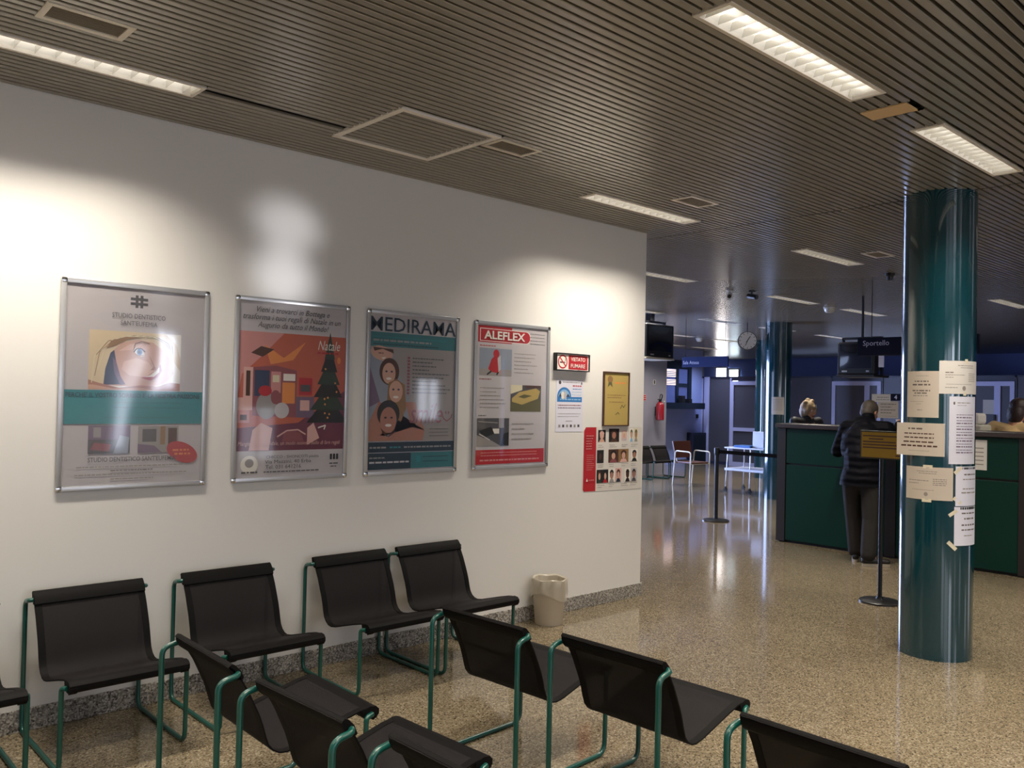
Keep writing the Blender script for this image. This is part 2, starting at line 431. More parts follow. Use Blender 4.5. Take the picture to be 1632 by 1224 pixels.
def ceiling_light(x0, x1, yc, label, detail, lit=True, grp='recessed ceiling lights', color=LAMP_C):
    L = x1-x0; hw = .0825
    t = thing('ceiling_light', label, 'light', ((x0+x1)/2, yc, CEIL), 0, grp)
    b = MB(); r = .017; h = L/2
    for lo, hi in (((-h, -hw), (h, -hw+r)), ((-h, hw-r), (h, hw)), ((-h, -hw+r), (-h+r, hw-r)), ((h-r, -hw+r), (h, hw-r))):
        b.box((lo[0], lo[1], -.004), (hi[0], hi[1], .012), 'fixture_rim')
    b.build('rim', t)
    b = MB(); i = hw-r; g = h-r; zt = .062
    b.add([(-g, -i, .012), (g, -i, .012), (g, i, .012), (-g, i, .012), (-g, -i*.75, zt), (g, -i*.75, zt), (g, i*.75, zt), (-g, i*.75, zt)],
          [(4, 5, 6, 7), (0, 1, 5, 4), (1, 2, 6, 5), (2, 3, 7, 6), (3, 0, 4, 7)], 'trough')
    b.build('housing', t)
    if lit:
        for s in ((-.028, .028) if detail else (0,)):
            b = MB(); b.tube([(-g+.03, s, .046), (g-.03, s, .046)], .011, 'tube', 8); b.build('tube', t, smooth=True)
    n = 15
    bl = MB(); bl.add([(0, -i, .003), (0, i, .003), (.0016, -i*.82, .034), (.0016, i*.82, .034), (-.0016, -i*.82, .034), (-.0016, i*.82, .034)],
                      [(0, 1, 3, 2), (1, 0, 4, 5), (2, 3, 5, 4)], 'louver')
    if detail:
        me = None
        for k in range(n):
            x = -g+2*g*(k+.5)/n
            if me is None: me = bl.build('louver_blade', t, (x, 0, 0)).data
            else: link('louver_blade', me, t, (x, 0, 0))
    else:
        bb = MB()
        for k in range(n):
            x = -g+2*g*(k+.5)/n; bb.add([(p[0]+x, p[1], p[2]) for p in bl.v], bl.f, 'louver')
        bb.build('louver', t, kind='stuff')
    if lit:
        area_lamp('lamp_glow', (0, 0, -.006), L-.08, .11, LAMP_W*(.8 if yc > 12 else 1.4 if yc < 0 else 1), color, 118, (0, 0, 0), t)
    return t
for x0, x1, y, lab, det in LIGHTS: ceiling_light(x0, x1, y, lab, det, 'unlit' not in lab)
for k, (x0, x1, y) in enumerate(OFF): ceiling_light(x0, x1, y, 'recessed ceiling light further along its row, out of the picture', False, True, 'recessed ceiling lights out of view', (.62, .72, 1.0) if y > 12 else LAMP_C)

for x0, x1, y0, y1, lab in VENTS:
    t = thing('ceiling_vent', lab, 'vent', ((x0+x1)/2, (y0+y1)/2, CEIL), 0, 'ceiling vent grilles')
    hx, hy, r = (x1-x0)/2, (y1-y0)/2, .024
    b = MB(); b.box((-hx, -hy, -.003), (hx, -hy+r, .01), 'vent_rim'); b.box((-hx, hy-r, -.003), (hx, hy, .01), 'vent_rim')
    b.box((-hx, -hy+r, -.003), (-hx+r, hy-r, .01), 'vent_rim'); b.box((hx-r, -hy+r, -.003), (hx, hy-r, .01), 'vent_rim'); b.build('rim', t)
    b = MB(); b.box((-hx+r, -hy+r, .008), (hx-r, hy-r, .011), 'vent_grille'); b.build('filter', t)
    n = 9; me = None
    for k in range(n):
        y = -hy+r+(2*hy-2*r)*(k+.5)/n
        if me is None:
            b = MB(); b.box((-hx+r, -.002, .001), (hx-r, .002, .008), 'vent_grille'); me = b.build('blade', t, (0, y, 0)).data
        else: link('blade', me, t, (0, y, 0))
# square access panel
t = thing('access_panel', 'square ceiling access panel with pale metal rim', 'ceiling panel', (2.724, 3.743, CEIL))
h, r = .326, .034
for lo, hi in (((-h, -h), (h, -h+r)), ((-h, h-r), (h, h)), ((-h, -h+r), (-h+r, h-r)), ((h-r, -h+r), (h, h-r))):
    b = MB(); b.box((lo[0], lo[1], -.006), (hi[0], hi[1], .012), 'panel_rim', .002); b.build('rim_bar', t)
me = None
for k in range(12):
    y = -h+r+.02+k*.05
    if y > h-r-.01: break
    if me is None:
        b = MB(); slat_mesh(b, -h+r, h-r, 0); b.v = [(p[0], p[1], p[2]-3.0) for p in b.v]; me = b.build('slat', t, (0, y, 0)).data
    else: link('slat', me, t, (0, y, 0))
# tan plate
t = thing('cover_plate', 'small tan fibreboard plate let into the ceiling beside the largest light', 'ceiling plate', (4.0425, 1.7735, CEIL))
b = MB(); b.box((-.0775, -.1065, -.004), (.06, .1065, .004), 'tan_plate', .001); b.build('board', t)
b = MB(); b.box((.06, -.1065, .01), (.0775, .1065, .03), 'black_matte'); b.build('open_edge', t)

# ---- columns
def column(c, r, label, top=3.05):
    b = MB(); b.lathe([(r, 0), (r, 1.5), (r, top)], 'teal_column', 72, cap=False)
    o = b.build('column', None, (c[0], c[1], 0), True); tag(o, label, 'column', None, 'structure'); return o
COLC, COLR = (5.907, 2.246), .2226
column(COLC, COLR, 'near glossy teal column covered with paper notices')
column((13.34, 7.70), .2226, 'far glossy teal column behind the service counter with one small notice')
column((16.86, 10.02), .2226, 'distant teal column half hidden behind the far column')

# ---- partition with doors (x = 19.4)
PX = 19.4
mat('partition_dark', '#55545f', .35, spec=.3); mat('frame_lilac', '#c3c6ee', .35); mat('partition_navy', '#26293f', .4)
part = bpy.data.objects.new('wall_partition', None); COL.objects.link(part); part['kind'] = 'structure'
def pbox(parent, nm, y0, y1, z0, z1, mt, x0=0, x1=.06):
    b = MB(); b.box((PX+x0, y0, z0), (PX+x1, y1, z1), mt); return b.build(nm, parent)
DOORS = [(12.535, 11.37, 'door_1'), (9.775, 8.61, 'door_2'), (7.04, 5.875, 'door_3')]
cur = 13.45
for (ya, yb, nm) in DOORS:
    n = max(1, round((cur-ya)/1.2)); 
    for k in range(n):
        p, q = cur-(cur-ya)*k/n, cur-(cur-ya)*(k+1)/n
        pbox(part, 'panel', q+.04, p-.04, .08, 2.27, 'partition_dark', .02, .04)
        pbox(part, 'post', p-.04, p, 0, 2.31, 'frame_lilac' if (k == 0 and nm == 'door_1') else 'partition_navy'); pbox(part, 'post', q, q+.04, 0, 2.31, 'frame_lilac' if nm == 'door_1' else 'partition_navy')
    pbox(part, 'panel', yb, ya, 2.2, 2.27, 'partition_navy', .01, .05)
    d = bpy.data.objects.new(nm, None); COL.objects.link(d); d['kind'] = 'structure'
    s = .085; mid = yb+(ya-yb)*.274
    pbox(d, 'stile', ya-s, ya, 0, 2.185, 'frame_lilac', -.02, .05); pbox(d, 'stile', yb, yb+s, 0, 2.185, 'frame_lilac', -.02, .05)
    pbox(d, 'stile', mid-.06, mid+.06, 0, 2.09, 'frame_lilac', -.02, .05)
    pbox(d, 'rail', yb+s, ya-s, 2.09, 2.185, 'frame_lilac', -.02, .05)
    for (p, q) in ((mid+.06, ya-s), (yb+s, mid-.06)):
        pbox(d, 'pane', p, q, .1, 2.09, 'partition_dark', .01, .03)
        pbox(d, 'rail', p, q, 0, .1, 'frame_lilac', -.02, .05)
        pbox(d, 'rail', p, q, .9, .99, 'frame_lilac', -.02, .05)
    pbox(d, 'handle', mid+.02, mid+.05, 1.35, 1.5, 'dark_metal', -.07, -.02)
    cur = yb
n = 8
for k in range(n):
    p, q = cur-(cur+5)*k/n, cur-(cur+5)*(k+1)/n
    pbox(part, 'panel', q+.04, p-.04, .08, 2.27, 'partition_dark', .02, .04); pbox(part, 'post', p-.04, p+.0, 0, 2.31, 'partition_navy')
pbox(part, 'post', 13.20, 13.36, 0, 2.30, 'frame_lilac', -.02, .0)
pbox(part, 'top_rail', -5, 13.45, 2.27, 2.31, 'partition_navy'); pbox(part, 'bottom_rail', -5, 12.55, 0, .08, 'black_matte', .005, .055)

# ---- reception hatch in the blue wall
hatch = bpy.data.objects.new('window_hatch', None); COL.objects.link(hatch); hatch['kind'] = 'structure'; hatch['label'] = 'reception hatch window with striped blind and dark sill'
mat('hatch_dark', '#1d2733', .3); mat('hatch_glass', '#2c3f66', .1, coat=.6, emit=((.25, .3, .9), .12)); mat('blind', '#e8b9ae', .6); emis('blind_glow', (1, .72, .66), .9)  # panes and blind slats glow by themselves, standing for the lit room behind
HY = 13.45
def hb(nm, x0, x1, z0, z1, mt, d0=.05, d1=0.0):
    b = MB(); b.box((x0, HY-d0, z0), (x1, HY-d1, z1), mt); return b.build(nm, hatch)
hb('frame_bar', 17.0, 17.1, 1.6, 2.7, 'hatch_dark', .07); hb('frame_bar', 18.7, 18.84, 1.6, 2.7, 'hatch_dark', .07)
hb('frame_bar', 17.1, 18.7, 2.47, 2.7, 'hatch_dark', .07); hb('frame_bar', 18.18, 18.28, 1.6, 2.47, 'hatch_dark', .07)
hb('pane', 18.28, 18.7, 1.6, 2.47, 'hatch_glass', .03); hb('pane', 17.1, 18.18, 1.6, 2.47, 'hatch_glass', .03)
hb('frame_bar', 18.28, 18.7, 2.0, 2.1, 'hatch_dark', .06)
for z in (2.26, 2.305, 2.35, 2.395, 2.43, 2.05, 2.09, 2.13, 2.17): hb('blind_slat', 17.2, 18.16, z, z+.022, 'blind_glow', .06, .035)
hb('sill', 17.0, 19.1, 1.44, 1.6, 'hatch_dark', .32)
hb('sill_item', 18.2, 18.32, 1.6, 1.78, 'black_matte', .25, .12); hb('sill_item', 18.5, 18.62, 1.6, 1.7, 'black_matte', .25, .12)
b = MB(); b.box((19.15, 13.42, 1.2), (19.24, 13.45, 1.3), 'black_matte', .004); tag(b.build('wall_switch'), 'small black switch plate on the blue wall below the hatch sill', 'switch')
b = MB(); b.box((18.75, 13.25, .0), (19.36, 13.44, .82), 'partition_navy', .01); b.box((18.8, 13.24, .1), (19.3, 13.25, .76), 'hatch_dark'); tag(b.build('low_cabinet'), 'low dark cabinet against the blue wall beside the partition', 'cabinet')

# ------------------------------------------------------------------ chairs
TUBE_R = .0108
PROFILE = [(.005, .655), (.03, .632), (.05, .603), (.078, .555), (.10, .508), (.122, .46), (.136, .42), (.146, .385), (.158, .352), (.178, .328), (.205, .313), (.235, .309), (.28, .316), (.36, .338), (.45, .363), (.53, .383), (.58, .389), (.607, .384), (.617, .370), (.610, .354), (.594, .347)]
def strip(mb, prof, x0, x1, th, mt):
    n = len(prof); out = []
    for i, (y, z) in enumerate(prof):
        a = prof[max(0, i-1)]; c = prof[min(n-1, i+1)]; dy, dz = c[0]-a[0], c[1]-a[1]; L = math.hypot(dy, dz) or 1
        out.append((y-dz/L*th, z+dy/L*th))
    vs = []
    for x in (x0, x1):
        vs += [(x, y, z) for y, z in prof]+[(x, y, z) for y, z in out]
    N = 2*n; fs = []
    for i in range(n-1):
        fs += [(i, i+1, N+i+1, N+i), (n+i+1, n+i, N+n+i, N+n+i+1), (i+1, i, n+i, n+i+1), (N+i, N+i+1, N+n+i+1, N+n+i)]
    fs += [(0, N, N+n, n), (n-1, 2*n-1, N+2*n-1, N+n-1)]
    mb.add(vs, fs, mt)
def make_chair(label, group):
    t = thing('sling_chair', label, 'chair', (0, 0, 0), 0, group)
    hw, sw = .262, .247
    for s in (-1, 1):
        b = MB(); x = s*hw
        b.tube([(x-s*.016, .040, .628), (x, .030, .626), (x, -.036, .614), (x, -.036, .0108), (x, .553, .0108), (x, .556, .362), (x-s*.012, .590, .366)], TUBE_R, 'teal_tube', 10, .05, 6)
        b.build('side_frame', t, None, True)
    for (y, z) in ((.038, .628), (.590, .366)):
        b = MB(); b.tube([(-hw+.014, y, z), (hw-.014, y, z)], TUBE_R*.9, 'dark_metal', 8); b.build('crossbar', t, None, True)
    b = MB(); strip(b, PROFILE, -sw+.028, sw-.028, .003, 'black_mesh'); b.build('sling', t, None, True)
    for s in (-1, 1):
        b = MB(); x0, x1 = sorted((s*sw, s*(sw-.030))); strip(b, [(y, z-.001) for y, z in PROFILE], x0, x1, .006, 'black_fabric'); b.build('side_hem', t, None, True)
    def roll(prof, nm, xw):
        n = len(prof); b = MB(); vs = [(x, y, z) for x in (-xw, xw) for y, z in prof]
        b.add(vs, [(i, (i+1) % n, n+(i+1) % n, n+i) for i in range(n)]+[tuple(range(n))[::-1], tuple(range(n, 2*n))], 'black_fabric'); b.build(nm, t, None, True)
    roll([(.058, .606), (.062, .611), (.050, .638), (.028, .660), (.016, .664), (.008, .658), (.010, .640), (.022, .616), (.034, .606)], 'top_hem', sw)
    roll([(.545, .386), (.58, .396), (.608, .393), (.622, .380), (.622, .362), (.610, .350), (.588, .347), (.560, .352), (.548, .372)], 'front_hem', sw+.002)
    return t
chair0 = make_chair('black mesh sling chair cut off by the left picture edge, seat tip only', 'sling chairs along the white wall')
def put_chair(x, y, rz, label, group):
    global chair0
    c = copy_tree(chair0); c.location = (x, y, 0); c.rotation_euler = (0, 0, rz); c['label'] = label; c['group'] = group
G1, G2, G3, G4 = 'sling chairs along the white wall', 'sling chairs of the middle row with backs to the viewer', 'sling chairs of the near row with backs to the viewer', 'sling chairs against the far grey wall'
chair0.location = (.695, 4.425, 0); chair0.rotation_euler = (0, 0, PI)
put_chair(1.345, 4.425, PI, 'black sling chair against the white wall, first whole one, under the dental studio poster', G1)
put_chair(2.035, 4.425, PI, 'black sling chair against the white wall, under the red Christmas poster', G1)
put_chair(2.795, 4.425, PI, 'black sling chair against the white wall, left one of the touching pair', G1)
put_chair(3.375, 4.425, PI, 'black sling chair against the white wall, nearest the waste bin', G1)
R = math.radians
put_chair(2.425, 2.791, -PI/2+R(3.4), 'black sling chair seen from behind, middle row, nearest the waste bin', G2)
put_chair(2.517, 2.147, -PI/2+R(1.7), 'black sling chair with pale light on its seat, centre of the middle row', G2)
put_chair(2.302, 1.195, -PI/2, 'black sling chair back cut off by the bottom picture edge, last of the middle row', G2)
put_chair(1.317, 3.07, -PI/2-R(1), 'black sling chair seen edge-on from behind, near row, closest to the wall', G3)
put_chair(1.332, 2.394, -PI/2+R(3), 'black sling chair seen from behind, second of the near row from the wall', G3)
put_chair(1.394, 1.735, -PI/2+R(1), 'black sling chair at the bottom edge, third of the near row, only its top showing', G3)
put_chair(14.98, 11.50, PI, 'far black sling chair beside the brown armchairs', G4)
put_chair(14.40, 11.50, PI, 'far black sling chair half hidden behind the white wall corner', G4)

# ------------------------------------------------------------------ poster frames on the white wall
for nm, c in dict(p_white='#bdb7b9', p_grey='#958f8c', p_teal='#1d7f86', p_teal2='#2b6f74', p_navy='#16303f', p_red='#b01f2a', p_orange='#b85c44', p_pink='#c98a86', p_maroon='#6d3448', p_brown='#4a2d22',
                  p_hair='#d3bf9c', p_hair_dark='#8d6b45', p_skin='#cb9f8a', p_skin2='#a87360', p_lip='#a8474a', p_eye='#2d3a55', p_dkgreen='#263a2c', p_black='#1b1a1c', p_dkgrey='#4b4a4e', p_blue='#2f74b5', p_sky='#8db6d8', p_gold='#b39b58',
                  p_cream='#d8cfae', p_olive='#5d5a3a', p_orange2='#dd8a49', p_violet='#6f5a72', p_shirt='#8b93a0', p_offwhite='#e6e0d6', p_ltpink='#d8aaa2', p_rose='#8a4a52', p_grass='#74784c', p_skin3='#dcb7a4').items():
    mat(nm, c, .6)
def poster_frame(x0, z0, label, cover):
    t = thing('poster_frame', label, 'poster', (x0, WALL_Y, z0), 0, 'framed posters on the white wall')
    W, H, r, d = .73, 1.033, .026, .016
    for lo, hi in (((.012, 0), (W-.012, r)), ((.012, H-r), (W-.012, H)), ((0, .012), (r, H-.012)), ((W-r, .012), (W, H-.012))):
        b = MB(); b.box((lo[0], -d, lo[1]), (hi[0], -.0005, hi[1]), 'alu', .004); b.build('frame_rail', t, None, True)
    for (u, v) in ((0, 0), (W-.03, 0), (0, H-.03), (W-.03, H-.03)):
        b = MB(); b.box((u-.001, -d-.002, v-.001), (u+.031, -.0005, v+.031), 'chrome', .009); b.build('corner_cap', t, None, True)
    b = MB(); b.box((.01, -.006, .01), (W-.01, -.0005, H-.01), 'p_white'); b.build('sheet', t)
    b = MB(); n, m = 14, 20; vs = []
    for j in range(m+1):
        for i in range(n+1):
            u, v = .022+(W-.044)*i/n, .022+(H-.044)*j/m
            k = .0025*math.sin(7*u+3)*math.sin(5.2*v+1)*math.sin(PI*i/n)*math.sin(PI*j/m) if cover == 'cover_wavy' else 0
            vs.append((u, -.0118+k, v))
    b.add(vs, [(j*(n+1)+i, j*(n+1)+i+1, (j+1)*(n+1)+i+1, (j+1)*(n+1)+i) for j in range(m) for i in range(n)], cover); b.build('cover_sheet', t, None, True)
    return t
BASE = -.0062
# -- 1 dental studio
t = poster_frame(1.197, 1.105, 'framed dental studio poster with blonde smiling face and teal band, furthest from the wall corner', 'cover_wavy')
p = Print(BASE)
for du in (-.012, .012): p.rect(.367+du-.007, .913, .367+du+.007, .977, 'p_dkgrey')
for dv in (-.012, .012): p.rect(.324, .945+dv-.007, .410, .945+dv+.007, 'p_dkgrey')
p.rect(.134, .497, .584, .79, 'p_offwhite')
p.poly([(.134, .79), (.50, .79), (.56, .74), (.584, .66), (.584, .60), (.54, .66), (.30, .70), (.22, .51), (.134, .51)], 'p_hair')
p.poly([(.205, .52), (.212, .60), (.235, .68), (.29, .735), (.37, .752), (.44, .742), (.50, .70), (.54, .64), (.548, .585), (.52, .545), (.47, .522), (.38, .512)], 'p_skin')
p.poly([(.30, .64), (.36, .66), (.42, .64), (.45, .60), (.41, .565), (.33, .57), (.29, .60)], 'p_skin3'); p.poly([(.27, .69), (.33, .73), (.40, .735), (.34, .70)], 'p_skin3')
p.poly([(.205, .52), (.212, .60), (.235, .68), (.252, .695), (.262, .64), (.275, .58), (.30, .525)], 'p_eye'); p.poly([(.245, .66), (.262, .64), (.285, .565), (.31, .525), (.285, .52), (.255, .58)], 'p_violet')  # blue-violet patch: shadow and cover glare painted into the printed face
p.poly([(.134, .497), (.584, .497), (.584, .535), (.53, .54), (.47, .518), (.38, .522), (.28, .507), (.18, .53), (.134, .545)], 'p_skin2'); p.poly([(.134, .497), (.44, .497), (.40, .508), (.25, .503), (.16, .52), (.134, .52)], 'p_skin')
for k in range(9):
    q = k*.011; p.line([(.15+q*.4, .53+q), (.16+q*.7, .66+q*.6), (.21+q*1.2, .735+q*.35), (.33+q*1.6, .772), (.46+q, .765-q*.4), (.545, .70-q*.2)][k % 3:], .0035, 'p_hair_dark' if k % 2 else 'p_cream')
p.poly([(.215, .70), (.235, .74), (.30, .762), (.40, .765), (.31, .748), (.25, .715)], 'p_hair_dark')
p.ell(.372, .690, .030, .0155, 'p_offwhite', -32); p.ell(.374, .690, .0135, .0155, 'p_blue', 0); p.ell(.374, .690, .007, .008, 'p_black', 0); p.line([(.345, .688), (.358, .706), (.382, .709), (.402, .692)], .006, 'p_brown'); p.line([(.345, .70), (.352, .732), (.385, .745), (.425, .735)], .006, 'p_hair_dark'); p.line([(.35, .678), (.37, .672), (.395, .676)], .003, 'p_skin2')
p.line([(.425, .668), (.445, .63), (.452, .612)], .004, 'p_skin2'); p.poly([(.43, .60), (.455, .602), (.46, .615), (.445, .618)], 'p_skin2')
p.poly([(.385, .560), (.42, .572), (.455, .594), (.480, .632), (.490, .60), (.468, .565), (.43, .547)], 'p_lip'); p.poly([(.40, .564), (.43, .575), (.458, .597), (.476, .622), (.474, .592), (.448, .567)], 'p_offwhite')
p.rect(.024, .327, .706, .4935, 'p_teal')
for v in (.43, .405, .355): p.words(.20 if v < .4 else .26, .55 if v < .4 else .60, v, .009, 'p_teal2')
p.rect(.141, .18, .34, .318, 'p_dkgrey'); p.rect(.141, .25, .34, .318, 'p_violet'); p.poly([(.15, .2), (.24, .19), (.25, .225), (.17, .235)], 'p_rose'); p.rect(.165, .26, .20, .31, 'p_grey'); p.poly([(.26, .18), (.33, .18), (.335, .26), (.29, .27)], 'p_shirt')
p.rect(.378, .18, .583, .315, 'p_grey'); p.rect(.40, .235, .47, .30, 'p_dkgrey'); p.rect(.49, .22, .515, .315, 'p_hair_dark'); p.rect(.53, .22, .575, .305, 'p_brown'); p.poly([(.378, .18), (.50, .18), (.46, .215), (.378, .225)], 'p_violet')
for v, a, c in ((.112, .09, .61), (.092, .25, .46), (.074, .084, .63), (.05, .25, .46)): p.words(a, c, v, .008, 'ink_soft' if v != .092 else 'ink')
p.ell(.605, .178, .086, .05, 'p_red', -24)
p.words(.555, .64, .185, .013, 'p_orange2'); p.words(.565, .65, .165, .013, 'p_orange2')
p.build('print', t, kind='stuff')
text(t, 'STUDIO DENTISTICO', (.236, .858, .499, .882), 'p_dkgrey', -.0106); text(t, "SANT'EUFEMIA", (.277, .822, .458, .846), 'p_dkgrey', -.0106)
text(t, "PERCHE' IL VOSTRO SORRISO E' LA NOSTRA PASSIONE", (.033, .458, .690, .482), 'p_navy', -.0106, bold=.015)
text(t, "STUDIO DENTISTICO SANT'EUFEMIA", (.142, .139, .572, .163), 'p_dkgrey', -.0106, bold=.01)
# -- 2 christmas shop
t = poster_frame(2.073, 1.105, 'framed red Christmas shop poster with white handwriting, second poster from the dental one', 'cover_flat')
p = Print(BASE)
p.rect(.022, .173, .706, .84, 'p_orange')
p.poly([(.022, .173), (.706, .173), (.706, .52), (.40, .33), (.022, .30)], 'p_maroon'); p.poly([(.022, .84), (.30, .84), (.16, .70), (.05, .60), (.022, .45)], 'p_pink')
p.poly([(.18, .77), (.30, .70), (.44, .80), (.36, .69), (.22, .66)], 'p_orange2'); p.poly([(.10, .72), (.16, .76), (.24, .745), (.17, .70)], 'p_brown')
p.rect(.022, .40, .12, .47, 'p_ltpink'); p.rect(.022, .33, .10, .40, 'p_pink'); p.rect(.045, .345, .085, .375, 'p_brown')
p.rect(.06, .47, .115, .64, 'p_ltpink'); p.rect(.075, .48, .10, .62, 'p_brown')
p.poly([(.115, .37), (.385, .36), (.385, .63), (.25, .655), (.115, .64)], 'p_rose'); p.rect(.125, .48, .215, .625, 'p_eye'); p.rect(.225, .5, .285, .62, 'p_pink'); p.rect(.235, .56, .275, .60, 'p_cream'); p.rect(.295, .44, .375, .56, 'p_orange2'); p.rect(.30, .57, .375, .61, 'p_offwhite')
p.rect(.40, .49, .485, .59, 'p_red'); p.rect(.41, .51, .475, .55, 'p_dkgrey'); p.rect(.385, .36, .50, .48, 'p_violet'); p.rect(.41, .40, .47, .46, 'p_ltpink')
p.ell(.20, .425, .062, .075, 'p_grey'); p.ell(.295, .40, .045, .045, 'p_white'); p.ell(.19, .51, .04, .03, 'p_red'); p.ell(.255, .475, .03, .04, 'p_rose')
for k in range(6):
    a = .50+.52*0; p.poly([(.598-.035-.022*(5-k), .33+.075*k), (.598+.035+.019*(5-k), .33+.075*k), (.598, .33+.075*k+.16)], 'p_dkgreen' if k % 2 else 'p_black')
for k in range(9): p.ell(.56+.09*random.random(), .35+.35*random.random(), .006, .006, 'p_orange2')
p.poly([(.10, .175), (.22, .175), (.24, .30), (.17, .33), (.12, .29)], 'p_ltpink'); p.poly([(.30, .22), (.44, .22), (.42, .27), (.36, .295), (.31, .27)], 'p_rose'); p.line([(.27, .25), (.33, .285), (.40, .29), (.45, .262)], .008, 'p_ltpink'); p.poly([(.46, .20), (.54, .24), (.50, .33), (.46, .30)], 'p_ltpink')
p.line([(.53, .30), (.58, .315), (.57, .29)], .008, 'p_offwhite'); p.ell(.66, .70, .012, .02, 'p_orange2')
p.words(.515, .655, .735, .014, 'p_red')
p.ell(.106, .097, .052, .05, 'p_offwhite'); p.ell(.106, .105, .026, .024, 'p_grey'); p.words(.06, .155, .05, .012, 'p_dkgrey')
for k in range(3): p.rect(.615+.021*k, .112, .629+.021*k, .145, 'p_black')
p.words(.612, .675, .085, .010, 'p_dkgrey'); p.words(.62, .66, .068, .008, 'p_dkgrey'); p.words(.193, .546, .050, .009, 'p_dkgrey')
p.build('print', t, kind='stuff')
text(t, 'Vieni a trovarci in Bottega e', (.126, .940, .588, .982), 'p_dkgrey', -.0106, .35); text(t, 'trasforma i tuoi regali di Natale in un', (.047, .897, .664, .940), 'p_dkgrey', -.0106, .35); text(t, 'Augurio da tutto il Mondo!', (.133, .855, .584, .898), 'p_dkgrey', -.0106, .35)
text(t, 'Natale', (.516, .757, .664, .812), 'p_offwhite', -.0106, .3)
text(t, 'Mangia equo e solidale, un modo nuovo e bello di fare regali', (.034, .196, .68, .226), 'p_ltpink', -.0106, .3)
text(t, 'CHICCO - SHONCOTI piazza', (.205, .124, .538, .145), 'p_dkgrey', -.0106); text(t, 'Via Mazzini, 40 Erba', (.198, .097, .489, .120), 'p_dkgrey', -.0106); text(t, 'Tel. 031 641216', (.202, .070, .424, .092), 'p_dkgrey', -.0106)
# -- 3 medical centre
t = poster_frame(2.925, 1.105, 'framed navy and teal clinic poster with four stacked faces', 'cover_flat')
p = Print(BASE)
p.rect(.022, .897, .708, 1.01, 'p_white'); p.rect(.022, .805, .708, .895, 'p_teal2'); p.words(.05, .62, .862, .010, 'p_teal'); p.words(.05, .50, .838, .016, 'p_grey'); p.words(.05, .56, .817, .008, 'p_navy')
p.rect(.022, .21, .708, .805, 'p_grey')
p.poly([(.022, .215), (.30, .215), (.34, .45), (.26, .62), (.19, .79), (.022, .80)], 'p_shirt')
p.poly([(.022, .70), (.05, .62), (.11, .46), (.022, .42)], 'p_violet')
p.poly([(.03, .33), (.10, .46), (.16, .44), (.13, .32), (.20, .235), (.45, .225), (.46, .28), (.38, .46), (.30, .46), (.36, .30), (.20, .29), (.03, .215)], 'p_skin2')
p.ell(.115, .762, .085, .045, 'p_skin', -12); p.poly([(.05, .80), (.20, .79), (.205, .765), (.12, .79), (.06, .775)], 'p_brown'); p.words(.09, .13, .76, .008, 'p_brown'); p.poly([(.11, .735), (.15, .74), (.13, .725)], 'p_offwhite')
p.ell(.175, .65, .075, .085, 'p_brown'); p.ell(.172, .638, .05, .066, 'p_skin'); p.ell(.152, .65, .009, .006, 'p_eye'); p.ell(.193, .65, .009, .006, 'p_eye'); p.ell(.172, .605, .020, .008, 'p_offwhite')
p.poly([(.16, .44), (.17, .58), (.23, .605), (.295, .57), (.31, .42), (.27, .33), (.20, .40)], 'p_hair_dark'); p.ell(.228, .525, .052, .068, 'p_skin'); p.ell(.208, .538, .009, .006, 'p_eye'); p.ell(.248, .538, .009, .006, 'p_eye'); p.ell(.228, .49, .021, .008, 'p_offwhite')
p.ell(.175, .385, .085, .085, 'p_black'); p.ell(.176, .345, .062, .082, 'p_skin2'); p.ell(.153, .36, .01, .006, 'p_black'); p.ell(.199, .36, .01, .006, 'p_black'); p.ell(.176, .312, .024, .009, 'p_offwhite'); p.poly([(.115, .30), (.176, .245), (.235, .30), (.22, .262), (.176, .235), (.135, .262)], 'p_brown')
p.poly([(.03, .215), (.45, .215), (.44, .255), (.24, .232), (.10, .252), (.03, .27)], 'p_skin2')
for k in range(12): p.rect(.312, .51+.0205*k, .332, .524+.0205*k, 'p_rose')
for k, fl in enumerate((.8, .5, .6, .42, .95, .8, .6, .85, .98, .9)): p.words(.352, .67, .738-.0245*k, .010, 'p_dkgrey', fl)
for k in range(3): p.words(.50, .66, .285-.022*k, .006, 'p_dkgrey')
p.rect(.022, .143, .708, .207, 'p_navy'); p.words(.04, .17, .168, .014, 'p_grey'); p.words(.19, .28, .168, .014, 'p_teal'); p.words(.30, .68, .168, .014, 'p_grey')
p.rect(.022, .036, .355, .138, 'p_navy'); p.rect(.355, .036, .708, .138, 'p_teal2'); p.words(.04, .16, .105, .011, 'p_grey'); p.words(.04, .34, .075, .015, 'p_white'); p.words(.45, .66, .105, .008, 'p_navy'); p.words(.45, .66, .075, .008, 'p_navy'); p.rect(.40, .075, .43, .115, 'p_teal')
p.line([(.60, .40), (.61, .36), (.64, .338), (.675, .36), (.685, .385)], .007, 'p_rose'); p.ell(.632, .395, .005, .009, 'p_rose'); p.ell(.655, .395, .005, .009, 'p_rose')
p.build('print', t, kind='stuff')
text(t, 'MEDIRAMA', (.026, .902, .700, .990), 'p_navy', -.0106, bold=.006)
text(t, 'smile', (.335, .325, .60, .455), 'p_rose', -.0106, .35)
